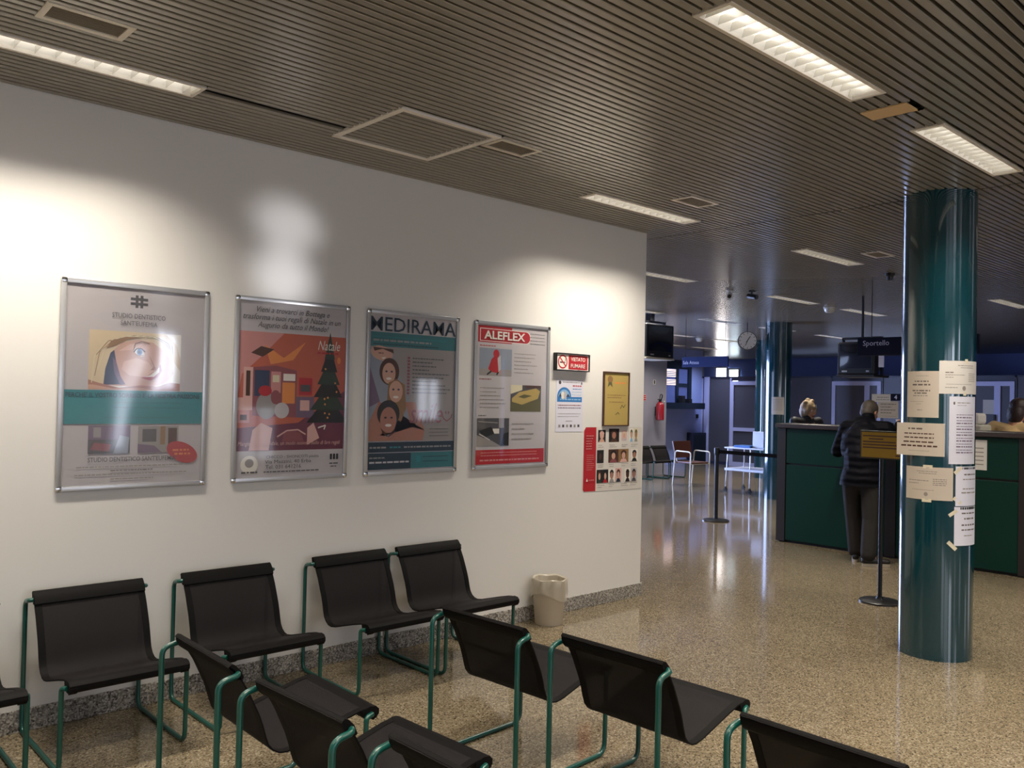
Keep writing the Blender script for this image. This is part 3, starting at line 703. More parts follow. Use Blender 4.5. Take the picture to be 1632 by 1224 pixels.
# -- 4 mattress shop
t = poster_frame(3.793, 1.105, 'framed white mattress shop poster with red title and three photographs', 'cover_flat')
p = Print(BASE)
p.rect(.022, .022, .708, 1.011, 'p_white')
p.rect(.024, .884, .35, 1.0, 'p_red'); p.poly([(.05, .892)] + [(.49+.045*math.cos(math.radians(a)), .936+.045*math.sin(math.radians(a))) for a in range(-90, 91, 15)] + [(.05, .981)], 'p_offwhite')
p.poly([(.055, .896)] + [(.488+.041*math.cos(math.radians(a)), .936+.041*math.sin(math.radians(a))) for a in range(-90, 91, 15)] + [(.055, .977)], 'p_red')
for k in range(4): p.words(.53, .68, .965-.024*k, .007, 'p_dkgrey')
p.words(.05, .20, .858, .008, 'p_red')
p.rect(.048, .652, .352, .845, 'p_dkgrey'); p.rect(.048, .652, .352, .70, 'p_grey'); p.poly([(.048, .70), (.352, .70), (.352, .845), (.048, .845)], 'p_shirt')
p.poly([(.13, .70), (.16, .77), (.185, .79), (.24, .77), (.25, .70), (.225, .672), (.16, .68)], 'p_red'); p.ell(.203, .808, .028, .03, 'p_red'); p.poly([(.215, .775), (.245, .80), (.25, .70), (.228, .68)], 'p_white'); p.line([(.12, .66), (.16, .685)], .012, 'p_black'); p.line([(.21, .66), (.225, .68)], .012, 'p_black'); p.line([(.24, .66), (.246, .69)], .01, 'p_pink')
for k, fl in enumerate((.9, .85, .7, .95, .6, .8)): p.words(.375, .615, .815-.027*k, .008, 'ink_soft', fl)
p.words(.05, .16, .625, .010, 'p_rose')
p.rect(.347, .406, .65, .595, 'p_dkgrey'); p.poly([(.347, .53), (.46, .56), (.46, .595), (.347, .595)], 'p_cream'); p.poly([(.36, .50), (.43, .545), (.60, .575), (.64, .555), (.62, .50), (.46, .455), (.36, .475)], 'p_gold'); p.poly([(.42, .51), (.48, .53), (.56, .52), (.48, .50)], 'p_olive')
p.poly([(.347, .475), (.46, .455), (.63, .50), (.65, .47), (.65, .406), (.347, .406)], 'p_olive'); p.poly([(.48, .595), (.65, .595), (.65, .57), (.60, .58), (.50, .57)], 'p_brown')
for k, fl in enumerate((.9, .6, .75, .9, .95, .7)): p.words(.06, .31, .565-.027*k, .008, 'ink_soft', fl)
p.words(.05, .12, .372, .010, 'p_dkgrey')
p.rect(.04, .163, .338, .358, 'p_dkgrey'); p.poly([(.04, .24), (.18, .20), (.26, .163), (.04, .163)], 'p_grey'); p.rect(.185, .25, .245, .285, 'p_offwhite'); p.poly([(.06, .27), (.17, .30), (.20, .25), (.10, .22)], 'p_black'); p.rect(.24, .29, .29, .358, 'p_grey'); p.line([(.06, .25), (.16, .205)], .008, 'p_white'); p.line([(.05, .335), (.23, .325)], .006, 'p_grey'); p.poly([(.26, .163), (.338, .163), (.338, .26), (.29, .25)], 'p_black')
for k, fl in enumerate((.9, .5, .9, .8)): p.words(.365, .61, .315-.036*k, .009, 'ink_soft', fl)
p.rect(.025, .038, .69, .138, 'p_red')
for v in (.115, .095): p.words(.08, .62, v, .008, 'p_pink')
p.words(.07, .64, .060, .014, 'p_pink')
p.build('print', t, kind='stuff')
text(t, 'ALEFLEX', (.085, .908, .475, .966), 'p_offwhite', -.0106, bold=.025)

# ------------------------------------------------------------------ notices at the wall corner
t = thing('no_smoking_sign', 'red and white no smoking sign in a thick black frame', 'sign', (4.572, WALL_Y, 1.820))
for lo, hi in (((0, 0), (.37, .008)), ((0, .125), (.37, .133)), ((0, .008), (.008, .125)), ((.362, .008), (.37, .125))):
    b = MB(); b.box((lo[0], -.035, lo[1]), (hi[0], -.0005, hi[1]), 'black_plastic', .001); b.build('frame_bar', t)
b = MB(); b.box((.006, -.026, .006), (.364, -.0005, .127), 'p_offwhite'); b.build('plate', t)
p = Print(-.0262); p.rect(.138, .012, .35, .121, 'p_red'); p.ell(.075, .067, .052, .052, 'p_red', n=32); p.ell(.075, .067, .041, .041, 'p_offwhite', n=32)
p.rect(.045, .058, .095, .068, 'p_black'); p.rect(.097, .058, .103, .068, 'p_black'); p.line([(.098, .072), (.106, .082), (.10, .092)], .005, 'p_black'); p.line([(.045, .098), (.105, .037)], .011, 'p_red'); p.build('print', t, kind='stuff')
text(t, 'VIETATO', (.163, .076, .322, .106), 'p_offwhite', -.0275, bold=.008); text(t, 'FUMARE', (.163, .026, .322, .056), 'p_offwhite', -.0275, bold=.008)

b = MB(); b.box((0, -.0015, 0), (.297, -.0003, .395), 'paper_cool'); t = b.build('paper_poster', None, (4.608, WALL_Y, 1.36)); tag(t, 'white paper poster with a blue arch, below the no smoking sign', 'poster')
p = Print(-.0016); p.rect(.012, .226, .285, .265, 'p_blue'); p.ell(.088, .265, .076, .072, 'p_blue', t0=0, t1=180); p.ell(.088, .265, .062, .055, 'p_sky', t0=0, t1=180)
p.ell(.072, .275, .018, .03, 'p_offwhite'); p.ell(.10, .275, .016, .032, 'p_white'); p.poly([(.03, .265), (.06, .265), (.045, .295)], 'p_eye'); p.poly([(.11, .265), (.15, .265), (.13, .29)], 'p_eye')
p.words(.045, .27, .240, .014, 'p_sky'); p.ell(.04, .372, .014, .014, 'p_dkgrey'); p.rect(.272, .36, .285, .38, 'p_dkgrey'); p.words(.07, .26, .372, .008, 'ink_soft'); p.words(.18, .285, .345, .012, 'p_red'); p.words(.18, .28, .322, .008, 'p_blue'); p.words(.17, .28, .30, .006, 'p_sky'); p.words(.17, .28, .278, .006, 'p_sky')
p.words(.022, .278, .198, .009, 'p_rose'); p.words(.022, .278, .178, .009, 'p_violet'); p.words(.022, .27, .135, .005, 'ink_soft'); p.words(.022, .25, .115, .005, 'ink_soft')
for k in range(6): p.rect(.03+.042*k, .035, .052+.042*k, .055, 'p_dkgrey' if k % 2 else 'p_grey')
p.words(.11, .18, .08, .006, 'ink_soft'); p.build('print', t, kind='stuff')

t = thing('framed_certificate', 'golden certificate in a thin dark frame near the wall corner', 'picture frame', (5.133, WALL_Y, 1.400))
for lo, hi in (((0, 0), (.315, .01)), ((0, .424), (.315, .434)), ((0, .01), (.01, .424)), ((.305, .01), (.315, .424))):
    b = MB(); b.box((lo[0], -.018, lo[1]), (hi[0], -.0005, hi[1]), 'p_brown', .001); b.build('frame_bar', t)
b = MB(); b.box((.008, -.01, .008), (.307, -.0005, .426), 'p_gold'); b.build('sheet', t)
p = Print(-.0102); p.ell(.08, .372, .032, .03, 'p_hair_dark'); p.poly([(.06, .35), (.10, .35), (.11, .31), (.08, .33), (.05, .31)], 'p_olive'); p.words(.14, .275, .34, .018, 'p_orange2')
for v, a, c in ((.245, .05, .27), (.225, .05, .22), (.19, .07, .25)): p.words(a, c, v, .008, 'p_hair_dark')
p.line([(.21, .14), (.23, .17), (.25, .15), (.27, .175)], .006, 'p_olive'); p.line([(.15, .09), (.18, .11), (.2, .095)], .005, 'p_olive'); p.build('print', t, kind='stuff')

b = MB()
b.add([(u, y, v) for y in (-.002, -.0003) for u, v in ((.02, 0), (.705, -.008), (.712, .492), (.685, .50), (.02, .502), (.0, .475), (-.01, .03))],
      [tuple(range(7)), tuple(range(13, 6, -1))] + [(i, i+7, (i+1) % 7+7, (i+1) % 7) for i in range(7)], 'paper')
t = b.build('paper_poster', None, (4.925, WALL_Y, .893)); tag(t, 'paper poster with a red strip and rows of portrait photographs, lowest at the wall corner', 'poster')
p = Print(-.0021); p.poly([(.0, .015), (.015, .002), (.145, .0), (.143, .50), (.022, .50), (.002, .474)], 'p_red')
def portrait(u0, v0, u1, v1, cols):
    p.rect(u0, v0, u1, v1, cols[0]); c = (u0+u1)/2; w_, h_ = u1-u0, v1-v0
    p.ell(c, v0+h_*.56, w_*.26, h_*.32, cols[2]); p.ell(c, v0+h_*.66, w_*.3, h_*.26, cols[2], t0=0, t1=180); p.ell(c, v0+h_*.50, w_*.19, h_*.25, cols[1]); p.poly([(u0+w_*.12, v0), (u1-w_*.12, v0), (c+w_*.2, v0+h_*.25), (c-w_*.2, v0+h_*.25)], cols[3])
portrait(.165, .382, .255, .478, ('p_black', 'p_skin', 'p_ltpink', 'p_skin')); portrait(.293, .38, .419, .487, ('p_black', 'p_skin2', 'p_brown', 'p_brown')); portrait(.45, .39, .512, .47, ('p_ltpink', 'p_skin', 'p_hair', 'p_white')); portrait(.548, .38, .60, .488, ('p_offwhite', 'p_skin', 'p_olive', 'p_sky')); portrait(.605, .38, .66, .488, ('p_cream', 'p_skin2', 'p_olive', 'p_grey'))
portrait(.155, .217, .235, .32, ('p_black', 'p_brown', 'p_black', 'p_black')); portrait(.291, .217, .415, .322, ('p_brown', 'p_skin', 'p_black', 'p_rose')); portrait(.416, .217, .54, .322, ('p_hair_dark', 'p_skin', 'p_brown', 'p_ltpink')); portrait(.57, .22, .66, .32, ('p_offwhite', 'p_skin2', 'p_black', 'p_black'))
portrait(.155, .06, .222, .165, ('p_black', 'p_skin', 'p_brown', 'p_dkgreen')); portrait(.222, .06, .292, .165, ('p_black', 'p_skin', 'p_black', 'p_red')); portrait(.295, .06, .375, .17, ('p_offwhite', 'p_skin2', 'p_black', 'p_grey')); portrait(.378, .06, .455, .17, ('p_ltpink', 'p_skin', 'p_brown', 'p_navy')); portrait(.493, .057, .57, .166, ('p_offwhite', 'p_brown', 'p_black', 'p_black')); portrait(.573, .057, .652, .166, ('p_white', 'p_skin2', 'p_black', 'p_dkgrey'))
for v in (.355, .34, .20, .185, .04, .025):
    for u in (.165, .30, .45, .57): p.words(u, u+.09, v, .006, 'ink_soft', .5+.5*random.random())
for k in range(6): p.words(.025, .125, .43-.02*k, .008, 'p_pink', .6+.4*random.random())
for k in range(8): p.words(.03, .125, .28-.016*k, .005, 'p_pink', .6+.4*random.random())
p.poly([(.03, .08), (.05, .08), (.04, .105)], 'p_offwhite'); p.words(.06, .12, .085, .01, 'p_pink'); p.build('print', t, kind='stuff')

# ------------------------------------------------------------------ waste bin
mat('bin_plastic', '#b8ac98', .45, mottle=(8, .06)); mat('bin_liner', '#cfc6b4', .3, trans=.45)
t = thing('waste_bin', 'beige waste bin with a clear plastic liner at the foot of the white wall', 'bin', (4.425, 4.335, 0))
b = MB(); b.lathe([(.098, 0), (.1, .004), (.122, .305), (.126, .312), (.126, .318), (.119, .318), (.115, .30), (.094, .012)], 'bin_plastic', 32, cap=True); b.build('body', t, None, True)
b = MB(); n = 40; prof = [(.131, .20), (.132, .235), (.131, .27), (.129, .322), (.124, .327), (.112, .318), (.108, .28), (.09, .22), (.05, .205)]
vs = []; fs = []
for i, (r, z) in enumerate(prof):
    for j in range(n):
        a = 2*PI*j/n; k = (.003*math.sin(9*a+i)+.002*math.sin(17*a)); zz = z+(.03*math.sin(2*a+1) if i < 2 else .004*math.sin(5*a))
        vs.append(((r+k)*math.cos(a), (r+k)*math.sin(a), zz))
for i in range(len(prof)-1):
    for j in range(n): fs.append((i*n+j, i*n+(j+1) % n, (i+1)*n+(j+1) % n, (i+1)*n+j))
b.add(vs, fs, 'bin_liner'); b.build('liner', t, None, True)

# ------------------------------------------------------------------ papers on the near column
def col_bend(th0, flat=None):
    """sheet coordinate u (metres, 0 at its left edge) wrapped on the column, left edge at angle th0 (degrees)"""
    def f(u, v, y):
        a = math.radians(th0)+u/COLR; r = COLR-y
        if flat and a < math.radians(flat):
            k = math.radians(flat); L = (k-a)*COLR
            return Vector((r*math.cos(k)+L*math.sin(k), r*math.sin(k)-L*math.cos(k), v))
        return Vector((r*math.cos(a), r*math.sin(a), v))
    return f
def col_sheet(label, th0, z0, wd, h, mt, fill, flat=None, tape=()):
    f = col_bend(th0, flat); b = MB(); n = 12; vs = []
    for y in (-.0012, -.0022):
        for i in range(n+1): vs += [f(wd*i/n, 0, y), f(wd*i/n, h, y)]
    fs = [(2*i, 2*i+2, 2*i+3, 2*i+1) for i in range(n)]; m = 2*(n+1)
    fs = [tuple(q+m for q in a) for a in fs] + [tuple(reversed(a)) for a in fs] + [(0, 1, m+1, m), (2*n+1, 2*n, m+2*n, m+2*n+1)]
    fs += [(2*i+2, 2*i, m+2*i, m+2*i+2) for i in range(n)] + [(2*i+1, 2*i+3, m+2*i+3, m+2*i+1) for i in range(n)]
    b.add(vs, fs, mt); o = b.build('paper_notice', None, (COLC[0], COLC[1], z0), True); tag(o, label, 'notice', 'paper notices on the near column')
    p = Print(-.0023, f); fill(p); p.build('print', o, kind='stuff')
    for (u, v, a, c, rot) in tape:
        q = Print(-.0034, f); cs, sn = math.cos(rot), math.sin(rot); q.poly([(u+x*cs-z*sn, v+x*sn+z*cs) for x, z in ((-a, -c), (a, -c), (a, c), (-a, c))], 'tape'); q.build('tape', o)
    return o, f
def fA(p):
    p.words(.07, .15, .265, .005, 'ink_soft'); p.words(.06, .15, .228, .011, 'ink'); p.words(.045, .16, .205, .014, 'ink'); p.words(.045, .16, .168, .011, 'ink'); p.words(.06, .14, .152, .011, 'ink'); p.words(.05, .145, .136, .009, 'ink_soft'); p.words(.03, .12, .10, .004, 'ink_soft'); p.words(.07, .11, .085, .004, 'ink_soft'); p.words(.08, .115, .045, .008, 'ink_soft')
col_sheet('upright cream notice with centred heading, upper left on the near column', 148.5, 1.540, .21, .297, 'paper_cream', fA)
def fB(p):
    p.words(.11, .24, .178, .007, 'ink_soft'); p.words(.13, .24, .165, .006, 'ink_soft'); p.words(.035, .085, .133, .008, 'ink'); p.words(.035, .16, .118, .006, 'ink_soft'); p.words(.035, .085, .103, .006, 'ink_soft'); p.words(.04, .22, .06, .004, 'ink_soft'); p.words(.035, .11, .038, .006, 'ink_soft'); p.ell(.155, .036, .013, .015, 'ink_soft')
    for k in range(5): p.words(.19, .26, .128-.012*k, .005, 'ink_soft')
col_sheet('white landscape notice, topmost on the near column', 202.5, 1.694, .297, .21, 'paper', fB, None, ((.17, .208, .012, .014, 0), (.16, .002, .012, .012, 0)))
def fC(p):
    p.ell(.03, .385, .006, .01, 'ink'); p.words(.05, .15, .385, .008, 'ink_soft'); p.words(.05, .12, .37, .005, 'ink_soft')
    for k in range(14): p.words(.045, .19, .31-.0185*k, .010 if k % 2 else .006, 'p_violet', .85+.15*random.random())
col_sheet('long lilac-white price list with dense lines on the near column', 218, 1.250, .215, .428, 'paper_cool', fC)
def fD(p):
    p.words(.075, .175, .168, .014, 'ink'); p.words(.05, .235, .138, .010, 'p_brown'); p.words(.05, .235, .112, .011, 'p_brown'); p.words(.045, .24, .084, .012, 'p_brown'); p.words(.03, .255, .058, .014, 'p_brown'); p.words(.08, .21, .03, .004, 'ink_soft')
col_sheet('pinkish landscape notice sticking out over the left edge of the near column', 135.5, 1.294, .297, .21, 'paper_cream', fD, 176)
def fE(p):
    p.words(.08, .21, .178, .006, 'ink_soft'); p.words(.095, .20, .165, .006, 'ink_soft'); p.words(.025, .16, .118, .007, 'ink_soft'); p.words(.025, .10, .10, .006, 'ink_soft'); p.ell(.14, .035, .012, .013, 'ink_soft')
    for k in range(4): p.words(.18, .26, .13-.012*k, .007, 'ink_soft')
    p.words(.05, .19, .06, .004, 'ink_soft')
col_sheet('beige landscape notice taped at top and bottom, lower left on the near column', 149, 1.016, .297, .208, 'paper_cream', fE, None, ((.15, .21, .028, .011, 0), (.145, -.004, .028, .011, 0)))
def fF(p):
    p.rect(.045, .232, .2, .245, 'p_dkgrey'); p.words(.06, .19, .195, .012, 'ink'); p.words(.05, .19, .165, .010, 'ink_soft'); p.words(.05, .18, .105, .010, 'ink_soft'); p.words(.04, .19, .08, .012, 'ink_soft')
col_sheet('white taped notice bent round the right side of the column, above its twin', 229.5, .985, .21, .25, 'paper_cool', fF, None, ((.015, .225, .03, .011, .7), (.012, .035, .03, .011, -.6)))
def fG(p):
    p.rect(.04, .228, .2, .243, 'p_black'); p.words(.05, .19, .20, .012, 'ink'); p.words(.07, .17, .165, .014, 'ink'); p.words(.05, .19, .125, .014, 'ink'); p.words(.05, .19, .095, .012, 'ink'); p.words(.07, .15, .06, .008, 'ink_soft')
col_sheet('white taped notice with black heading, lowest on the near column', 228, .735, .21, .245, 'paper_cool', fG, None, ((-.008, .205, .03, .011, .6), (-.012, .0, .035, .012, -.75)))
# notice on the far column
def far_notice():
    c, r, b = (13.34, 7.70), .2226, MB(); vs = []; n = 8
    for y in (r+.001, r+.002):
        for i in range(n+1):
            a = math.radians(184)+(.21*i/n)/r; vs += [(y*math.cos(a), y*math.sin(a), 0), (y*math.cos(a), y*math.sin(a), .297)]
    m = 2*(n+1); f = [(2*i, 2*i+2, 2*i+3, 2*i+1) for i in range(n)]
    b.add(vs, [tuple(q+m for q in a) for a in f]+[tuple(reversed(a)) for a in f], 'paper'); o = b.build('paper_notice', None, (c[0], c[1], 1.435)); tag(o, 'small white notice on the far teal column', 'notice')
    p = Print(-.0022, lambda u, v, y: Vector(((r-y)*math.cos(math.radians(184)+u/r), (r-y)*math.sin(math.radians(184)+u/r), v)))
    for k in range(8): p.words(.03, .18, .25-.025*k, .007, 'ink_soft')
    p.build('print', o, kind='stuff')
far_notice()

# ------------------------------------------------------------------ service counter
CX = 9.2
t = thing('service_counter', 'long green service counter with dark posts and ledge', 'counter', (CX, 0, 0))
posts = [5.245, 3.965, 2.685, 1.405, .125]
b = MB(); b.box((.03, .07, .05), (.34, 5.30, 1.33), 'counter_dark'); b.build('carcass', t)
b = MB(); b.box((.03, .07, 0), (.33, 5.28, .05), 'black_matte'); b.build('plinth', t)
for y in posts:
    b = MB(); b.box((-.012, y-.055, .012), (.35, y+.055, 1.33), 'counter_dark', .004); b.build('post', t)
for a, c in zip(posts, posts[1:]):
    for z0, z1 in ((.03, .905), (.925, 1.322)):
        b = MB(); b.box((0, c+.058, z0), (.03, a-.058, z1), 'counter_green', .003); b.build('panel', t)
b = MB(); b.box((-.045, .06, 1.331), (.40, 5.315, 1.385), 'ledge', .008); tag(b.build('counter_ledge', None, (CX, 0, 0)), 'long dark ledge running along the top of the green counter', 'ledge')
t = thing('staff_desk', 'long dark staff desk hidden behind the green counter', 'desk', (CX, 0, 0))
b = MB(); b.box((.37, .07, .74), (.78, 5.28, .78), 'ledge', .004); b.build('worktop', t)
for y in (5.2, 3.9, 2.6, 1.3, .1):
    b = MB(); b.box((.38, y, 0), (.72, y+.04, .74), 'counter_dark'); b.build('leg_panel', t)
b = MB(); b.box((0, 0, 0), (.002, .215, .297), 'paper'); o = b.build('paper_notice', None, (CX-.0025, 3.025, 1.0)); tag(o, 'white notice on the counter front just right of the near column', 'notice')
b = MB()
for k in range(5): b.box((-.0006, .03, .05+.04*k), (-.0001, .18-.02*(k % 3), .06+.04*k), 'ink_soft')
b.build('print', o, kind='stuff')

# glass screen with the notices stuck to it
t = thing('desk_screen', 'clear glass screen standing on the counter ledge before the man', 'screen', (CX+.33, 4.0, 1.385))
b = MB(); b.box((-.003, -.45, .012), (.003, .50, .375), 'glass_clear'); b.build('pane', t)
for y in (-.40, .45):
    b = MB(); b.box((-.02, y-.02, 0), (.02, y+.02, .03), 'alu', .003); b.build('clamp', t)
def facing_x(name, x, yl, z0, wd, h, th, mt, label, cat):
    t = thing(name, label, cat, (x, yl, z0), -PI/2)
    b = MB(); b.box((0, -th, 0), (wd, 0, h), mt, min(.003, th*.3)); b.build('plate', t); return t
SX = CX+.326
t = facing_x('paper_notice', SX, 4.26, 1.48, .225, .19, .0015, 'paper_cream', 'cream printed notice on the counter screen beside the grey-haired man', 'notice')
p = Print(-.0017)
for k in range(4): p.words(.03, .20, .15-.032*k, .011, 'ink', .7+.3*((k+1) % 2))
p.words(.03, .2, .02, .006, 'ink_soft'); p.build('print', t, kind='stuff')
t = facing_x('paper_notice', SX-.003, 4.33, 1.655, .21, .09, .0015, 'paper', 'white notice above the cream one on the counter screen', 'notice')
p = Print(-.0017); p.words(.06, .19, .05, .012, 'ink_soft'); p.words(.05, .2, .025, .01, 'ink_soft'); p.build('print', t, kind='stuff')
mat('sign_navy', '#0d1128', .5, spec=.2); mat('sign_white', '#c9cdea', .5)
t = facing_x('number_plaque', SX-.004, 4.115, 1.675, .105, .075, .012, 'sign_navy', 'small navy plaque with a white number four above the counter', 'sign')
text(t, '4', (.04, .015, .072, .06), 'sign_white', -.0126, bold=.03)
b = MB(); b.box((-.04, -.07, 0), (.04, .07, .02), 'black_plastic', .006); b.box((-.03, -.06, .02), (.03, .05, .045), 'black_plastic', .008); tag(b.build('stapler', None, (CX+.2, 4.10, 1.385)), 'black stapler on the counter ledge right of the grey-haired man', 'stapler')
b = MB(); b.lathe([(.026, 0), (.036, .085), (.033, .085), (.024, .006)], 'paper', 20); o = b.build('paper_cup', None, (CX+.2, 3.97, 1.385), True); tag(o, 'small white paper cup on the counter ledge', 'cup')
b = MB(); b.box((-.10, -.15, 0), (.10, .15, .012), 'paper', .002); tag(b.build('paper_stack', None, (CX+.17, 3.70, 1.385)), 'flat stack of white paper on the counter ledge', 'paper')
mat('screen_beige', '#b8b3a4', .5); mat('leaf', '#23503a', .5)
b = MB(); b.box((0, 0, 0), (.002, .21, .297), 'paper'); o = b.build('paper_notice', None, (PX+.006, 6.262, 1.505)); tag(o, 'white sheet on the far door to the right of the near column', 'notice')
b = MB(); b.box((0, 0, 0), (.002, .10, .20), 'paper'); o = b.build('paper_notice', None, (PX+.016, 10.17, 1.42)); tag(o, 'small white sheet on the dark partition beside the blond woman', 'notice')
t = thing('office_machine', 'tall pale office machine on the staff desk beside the near column', 'machine', (9.785, 3.37, .78))
b = MB(); b.box((-.17, -.14, 0), (.17, .14, .66), 'screen_beige', .02); b.build('body', t); b = MB(); b.box((-.12, -.11, .66), (.12, .11, .78), 'paper', .03); b.build('lid', t)

# hanging desk sign and televisions
t = thing('hanging_sign', 'dark navy hanging sign reading Sportello above the counter', 'sign', (9.32, 4.40, 2.165), -PI/2)
b = MB(); b.box((0, -.02, 0), (1.25, .02, .195), 'sign_navy', .003); b.build('board', t)
for u in (.15, 1.1):
    b = MB(); b.tube([(u, 0, .195), (u, 0, .87)], .005, 'dark_metal', 6); b.build('rod', t)
text(t, 'Sportello', (.063, .09, .352, .165), 'sign_white', -.0205)
b = MB(); b.box((.24, -.022, -.13), (.30, -.018, -.005), 'sign_white'); b.build('hanging_label', t)
mat('tv_black', '#15161b', .35); mat('tv_screen', '#0d1018', .12, coat=.8)
def television(loc, rz, wd, ht, dp, label, pole_h, shelf):
    t = thing('television', label, 'television', loc, rz)      # local -y is the screen side
    b = MB(); b.box((-wd/2, 0, 0), (wd/2, dp*.35, ht), 'tv_black', .015); b.build('bezel', t)
    b = MB(); n = [(-wd*.46, dp*.35, .03), (wd*.46, dp*.35, .03), (wd*.46, dp*.35, ht-.03), (-wd*.46, dp*.35, ht-.03), (-wd*.3, dp, .08), (wd*.3, dp, .08), (wd*.3, dp, ht-.1), (-wd*.3, dp, ht-.1)]
    b.add(n, [(0, 1, 5, 4), (1, 2, 6, 5), (2, 3, 7, 6), (3, 0, 4, 7), (4, 5, 6, 7)], 'tv_black'); b.build('back_casing', t)
    b = MB(); vs = []; k = 8
    for j in range(k+1):
        for i in range(k+1):
            x, z = (i/k*2-1), (j/k*2-1); vs.append((x*wd*.42, -.008-.012*(1-x*x)*(1-z*z)+.006, ht*.56+z*ht*.37))
    b.add(vs, [(j*(k+1)+i, j*(k+1)+i+1, (j+1)*(k+1)+i+1, (j+1)*(k+1)+i) for j in range(k) for i in range(k)], 'tv_screen'); b.build('screen', t, None, True)
    for s in (-.32, -.26, .34):
        b = MB(); b.box((wd*s-.02, -.008, .03), (wd*s+.02, 0, .05), 'alu', .002); b.build('button', t)
    b = MB(); b.box((-wd*.52, -.01, -.03), (wd*.52, dp, -.002), shelf, .004); b.build('shelf', t)
    for s in (-1, 1):
        b = MB(); b.box((s*wd*.53-.008, dp*.4, -.03), (s*wd*.53+.008, dp*.4+.05, ht+.06), 'tv_black'); b.build('bracket_arm', t)
    b = MB(); b.box((-wd*.54, dp*.4, ht+.04), (wd*.54, dp*.4+.05, ht+.07), 'tv_black'); b.build('bracket_top', t)
    pw = .05 if wd > .6 else .012
    b = MB(); b.box((-pw, dp*.4+.025-pw, ht+.06), (pw, dp*.4+.025+pw, pole_h), 'tv_black', .003); b.build('pole', t)
    return t
television((10.42, 4.955, 2.0), -PI/2, .47, .41, .42, 'black tube television hung behind the desk sign over the counter', 1.02, 'tv_black')
television((10.85, 8.31, 2.30), 0, .70, .52, .46, 'black tube television hung from the ceiling by the white wall corner', .72, 'screen_beige')
mat('sign_blue', '#1b2a60', .6, spec=.2)
t = thing('hanging_sign', 'blue hanging sign reading Sala Attesa near the far wall', 'sign', (12.0, 8.715, 2.2), -PI/2)
b = MB(); b.box((0, -.015, 0), (.90, .015, .17), 'sign_blue', .003); b.build('board', t)
for u in (.06, .84):
    b = MB(); b.tube([(u, 0, .17), (u, 0, .83)], .004, 'dark_metal', 6); b.build('rod', t)
text(t, 'Sala Attesa', (.02, .05, .34, .105), 'sign_white', -.0155)
# clock
mat('clock_white', '#f4f2ee', .6)
t = thing('hanging_clock', 'round white double-sided clock hung from the ceiling beside the far column', 'clock', (13.0, 8.10, 2.69), R(-52))
b = MB(); n = 40
for s in (1,):
    vs = []
    for y in (-.05, .05):
        for j in range(n): vs.append((.158*math.cos(2*PI*j/n), y, .158*math.sin(2*PI*j/n)))
    b.add(vs, [(j, (j+1) % n, n+(j+1) % n, n+j) for j in range(n)]+[tuple(range(n))[::-1], tuple(range(n, 2*n))], 'black_plastic')
b.build('case', t, None, True)
p = Print(-.0505); p.ell(0, 0, .148, .148, 'clock_white', n=40)
for k in range(12):
    a = k*PI/6; p.line([(.115*math.sin(a), .115*math.cos(a)), (.138*math.sin(a), .138*math.cos(a))], .010, 'p_black')
p.build('face', t)
q = Print(-.0525); q.line([(-.02, -.03), (.045, .075)], .013, 'p_black'); q.build('hour_hand', t); q = Print(-.0535); q.line([(.01, .02), (-.035, -.085)], .010, 'p_black'); q.build('minute_hand', t)
b = MB(); b.tube([(0, 0, .158), (0, 0, .31)], .008, 'dark_metal', 8); b.build('rod', t)
# cameras and detectors on the ceiling
for (x, y, rz, lab) in ((9.14, 5.95, R(210), 'pale security camera on the ceiling joint, left of its dark neighbour'), (9.36, 5.78, R(250), 'dark security camera on the ceiling joint, right of its pale neighbour')):
    t = thing('security_camera', lab, 'camera', (x, y, 3.0), rz, 'security cameras on the ceiling')
    m = 'fixture_white' if 'pale' in lab.split()[0] else 'black_plastic'
    b = MB(); b.lathe([(.045, 0), (.045, -.012), (.012, -.016), (.012, -.05)], m, 16); b.build('bracket', t, None, True)
    b = MB(); b.tube([(-.06, 0, -.055), (.09, 0, -.085)], .032, m, 12); b.build('body', t, None, True)
    b = MB(); b.tube([(.09, 0, -.085), (.10, 0, -.087)], .024, 'black_plastic', 12); b.build('lens', t, None, True)
for (x, y, lab) in ((11.58, 5.89, 'round white smoke detector on the ceiling before the desk sign'), (15.54, 10.85, 'round white smoke detector on the far ceiling beside the television')):
    t = thing('smoke_detector', lab, 'smoke detector', (x, y, 3.0), 0, 'smoke detectors')
    b = MB(); b.lathe([(.085, .0), (.085, -.02)], 'fixture_white', 24); b.build('base', t, None, True)
    b = MB(); b.lathe([(.075, -.02), (.072, -.05), (.05, -.075), (.01, -.08)], 'fixture_white', 24); b.build('dome', t, None, True)
b = MB(); b.lathe([(.05, 0), (.05, -.02), (.035, -.03), (.03, -.07), (.01, -.075)], 'black_plastic', 16); tag(b.build('motion_sensor', None, (8.98, 3.91, 3.0), True), 'small dark sensor on the ceiling just left of the near column top', 'sensor')

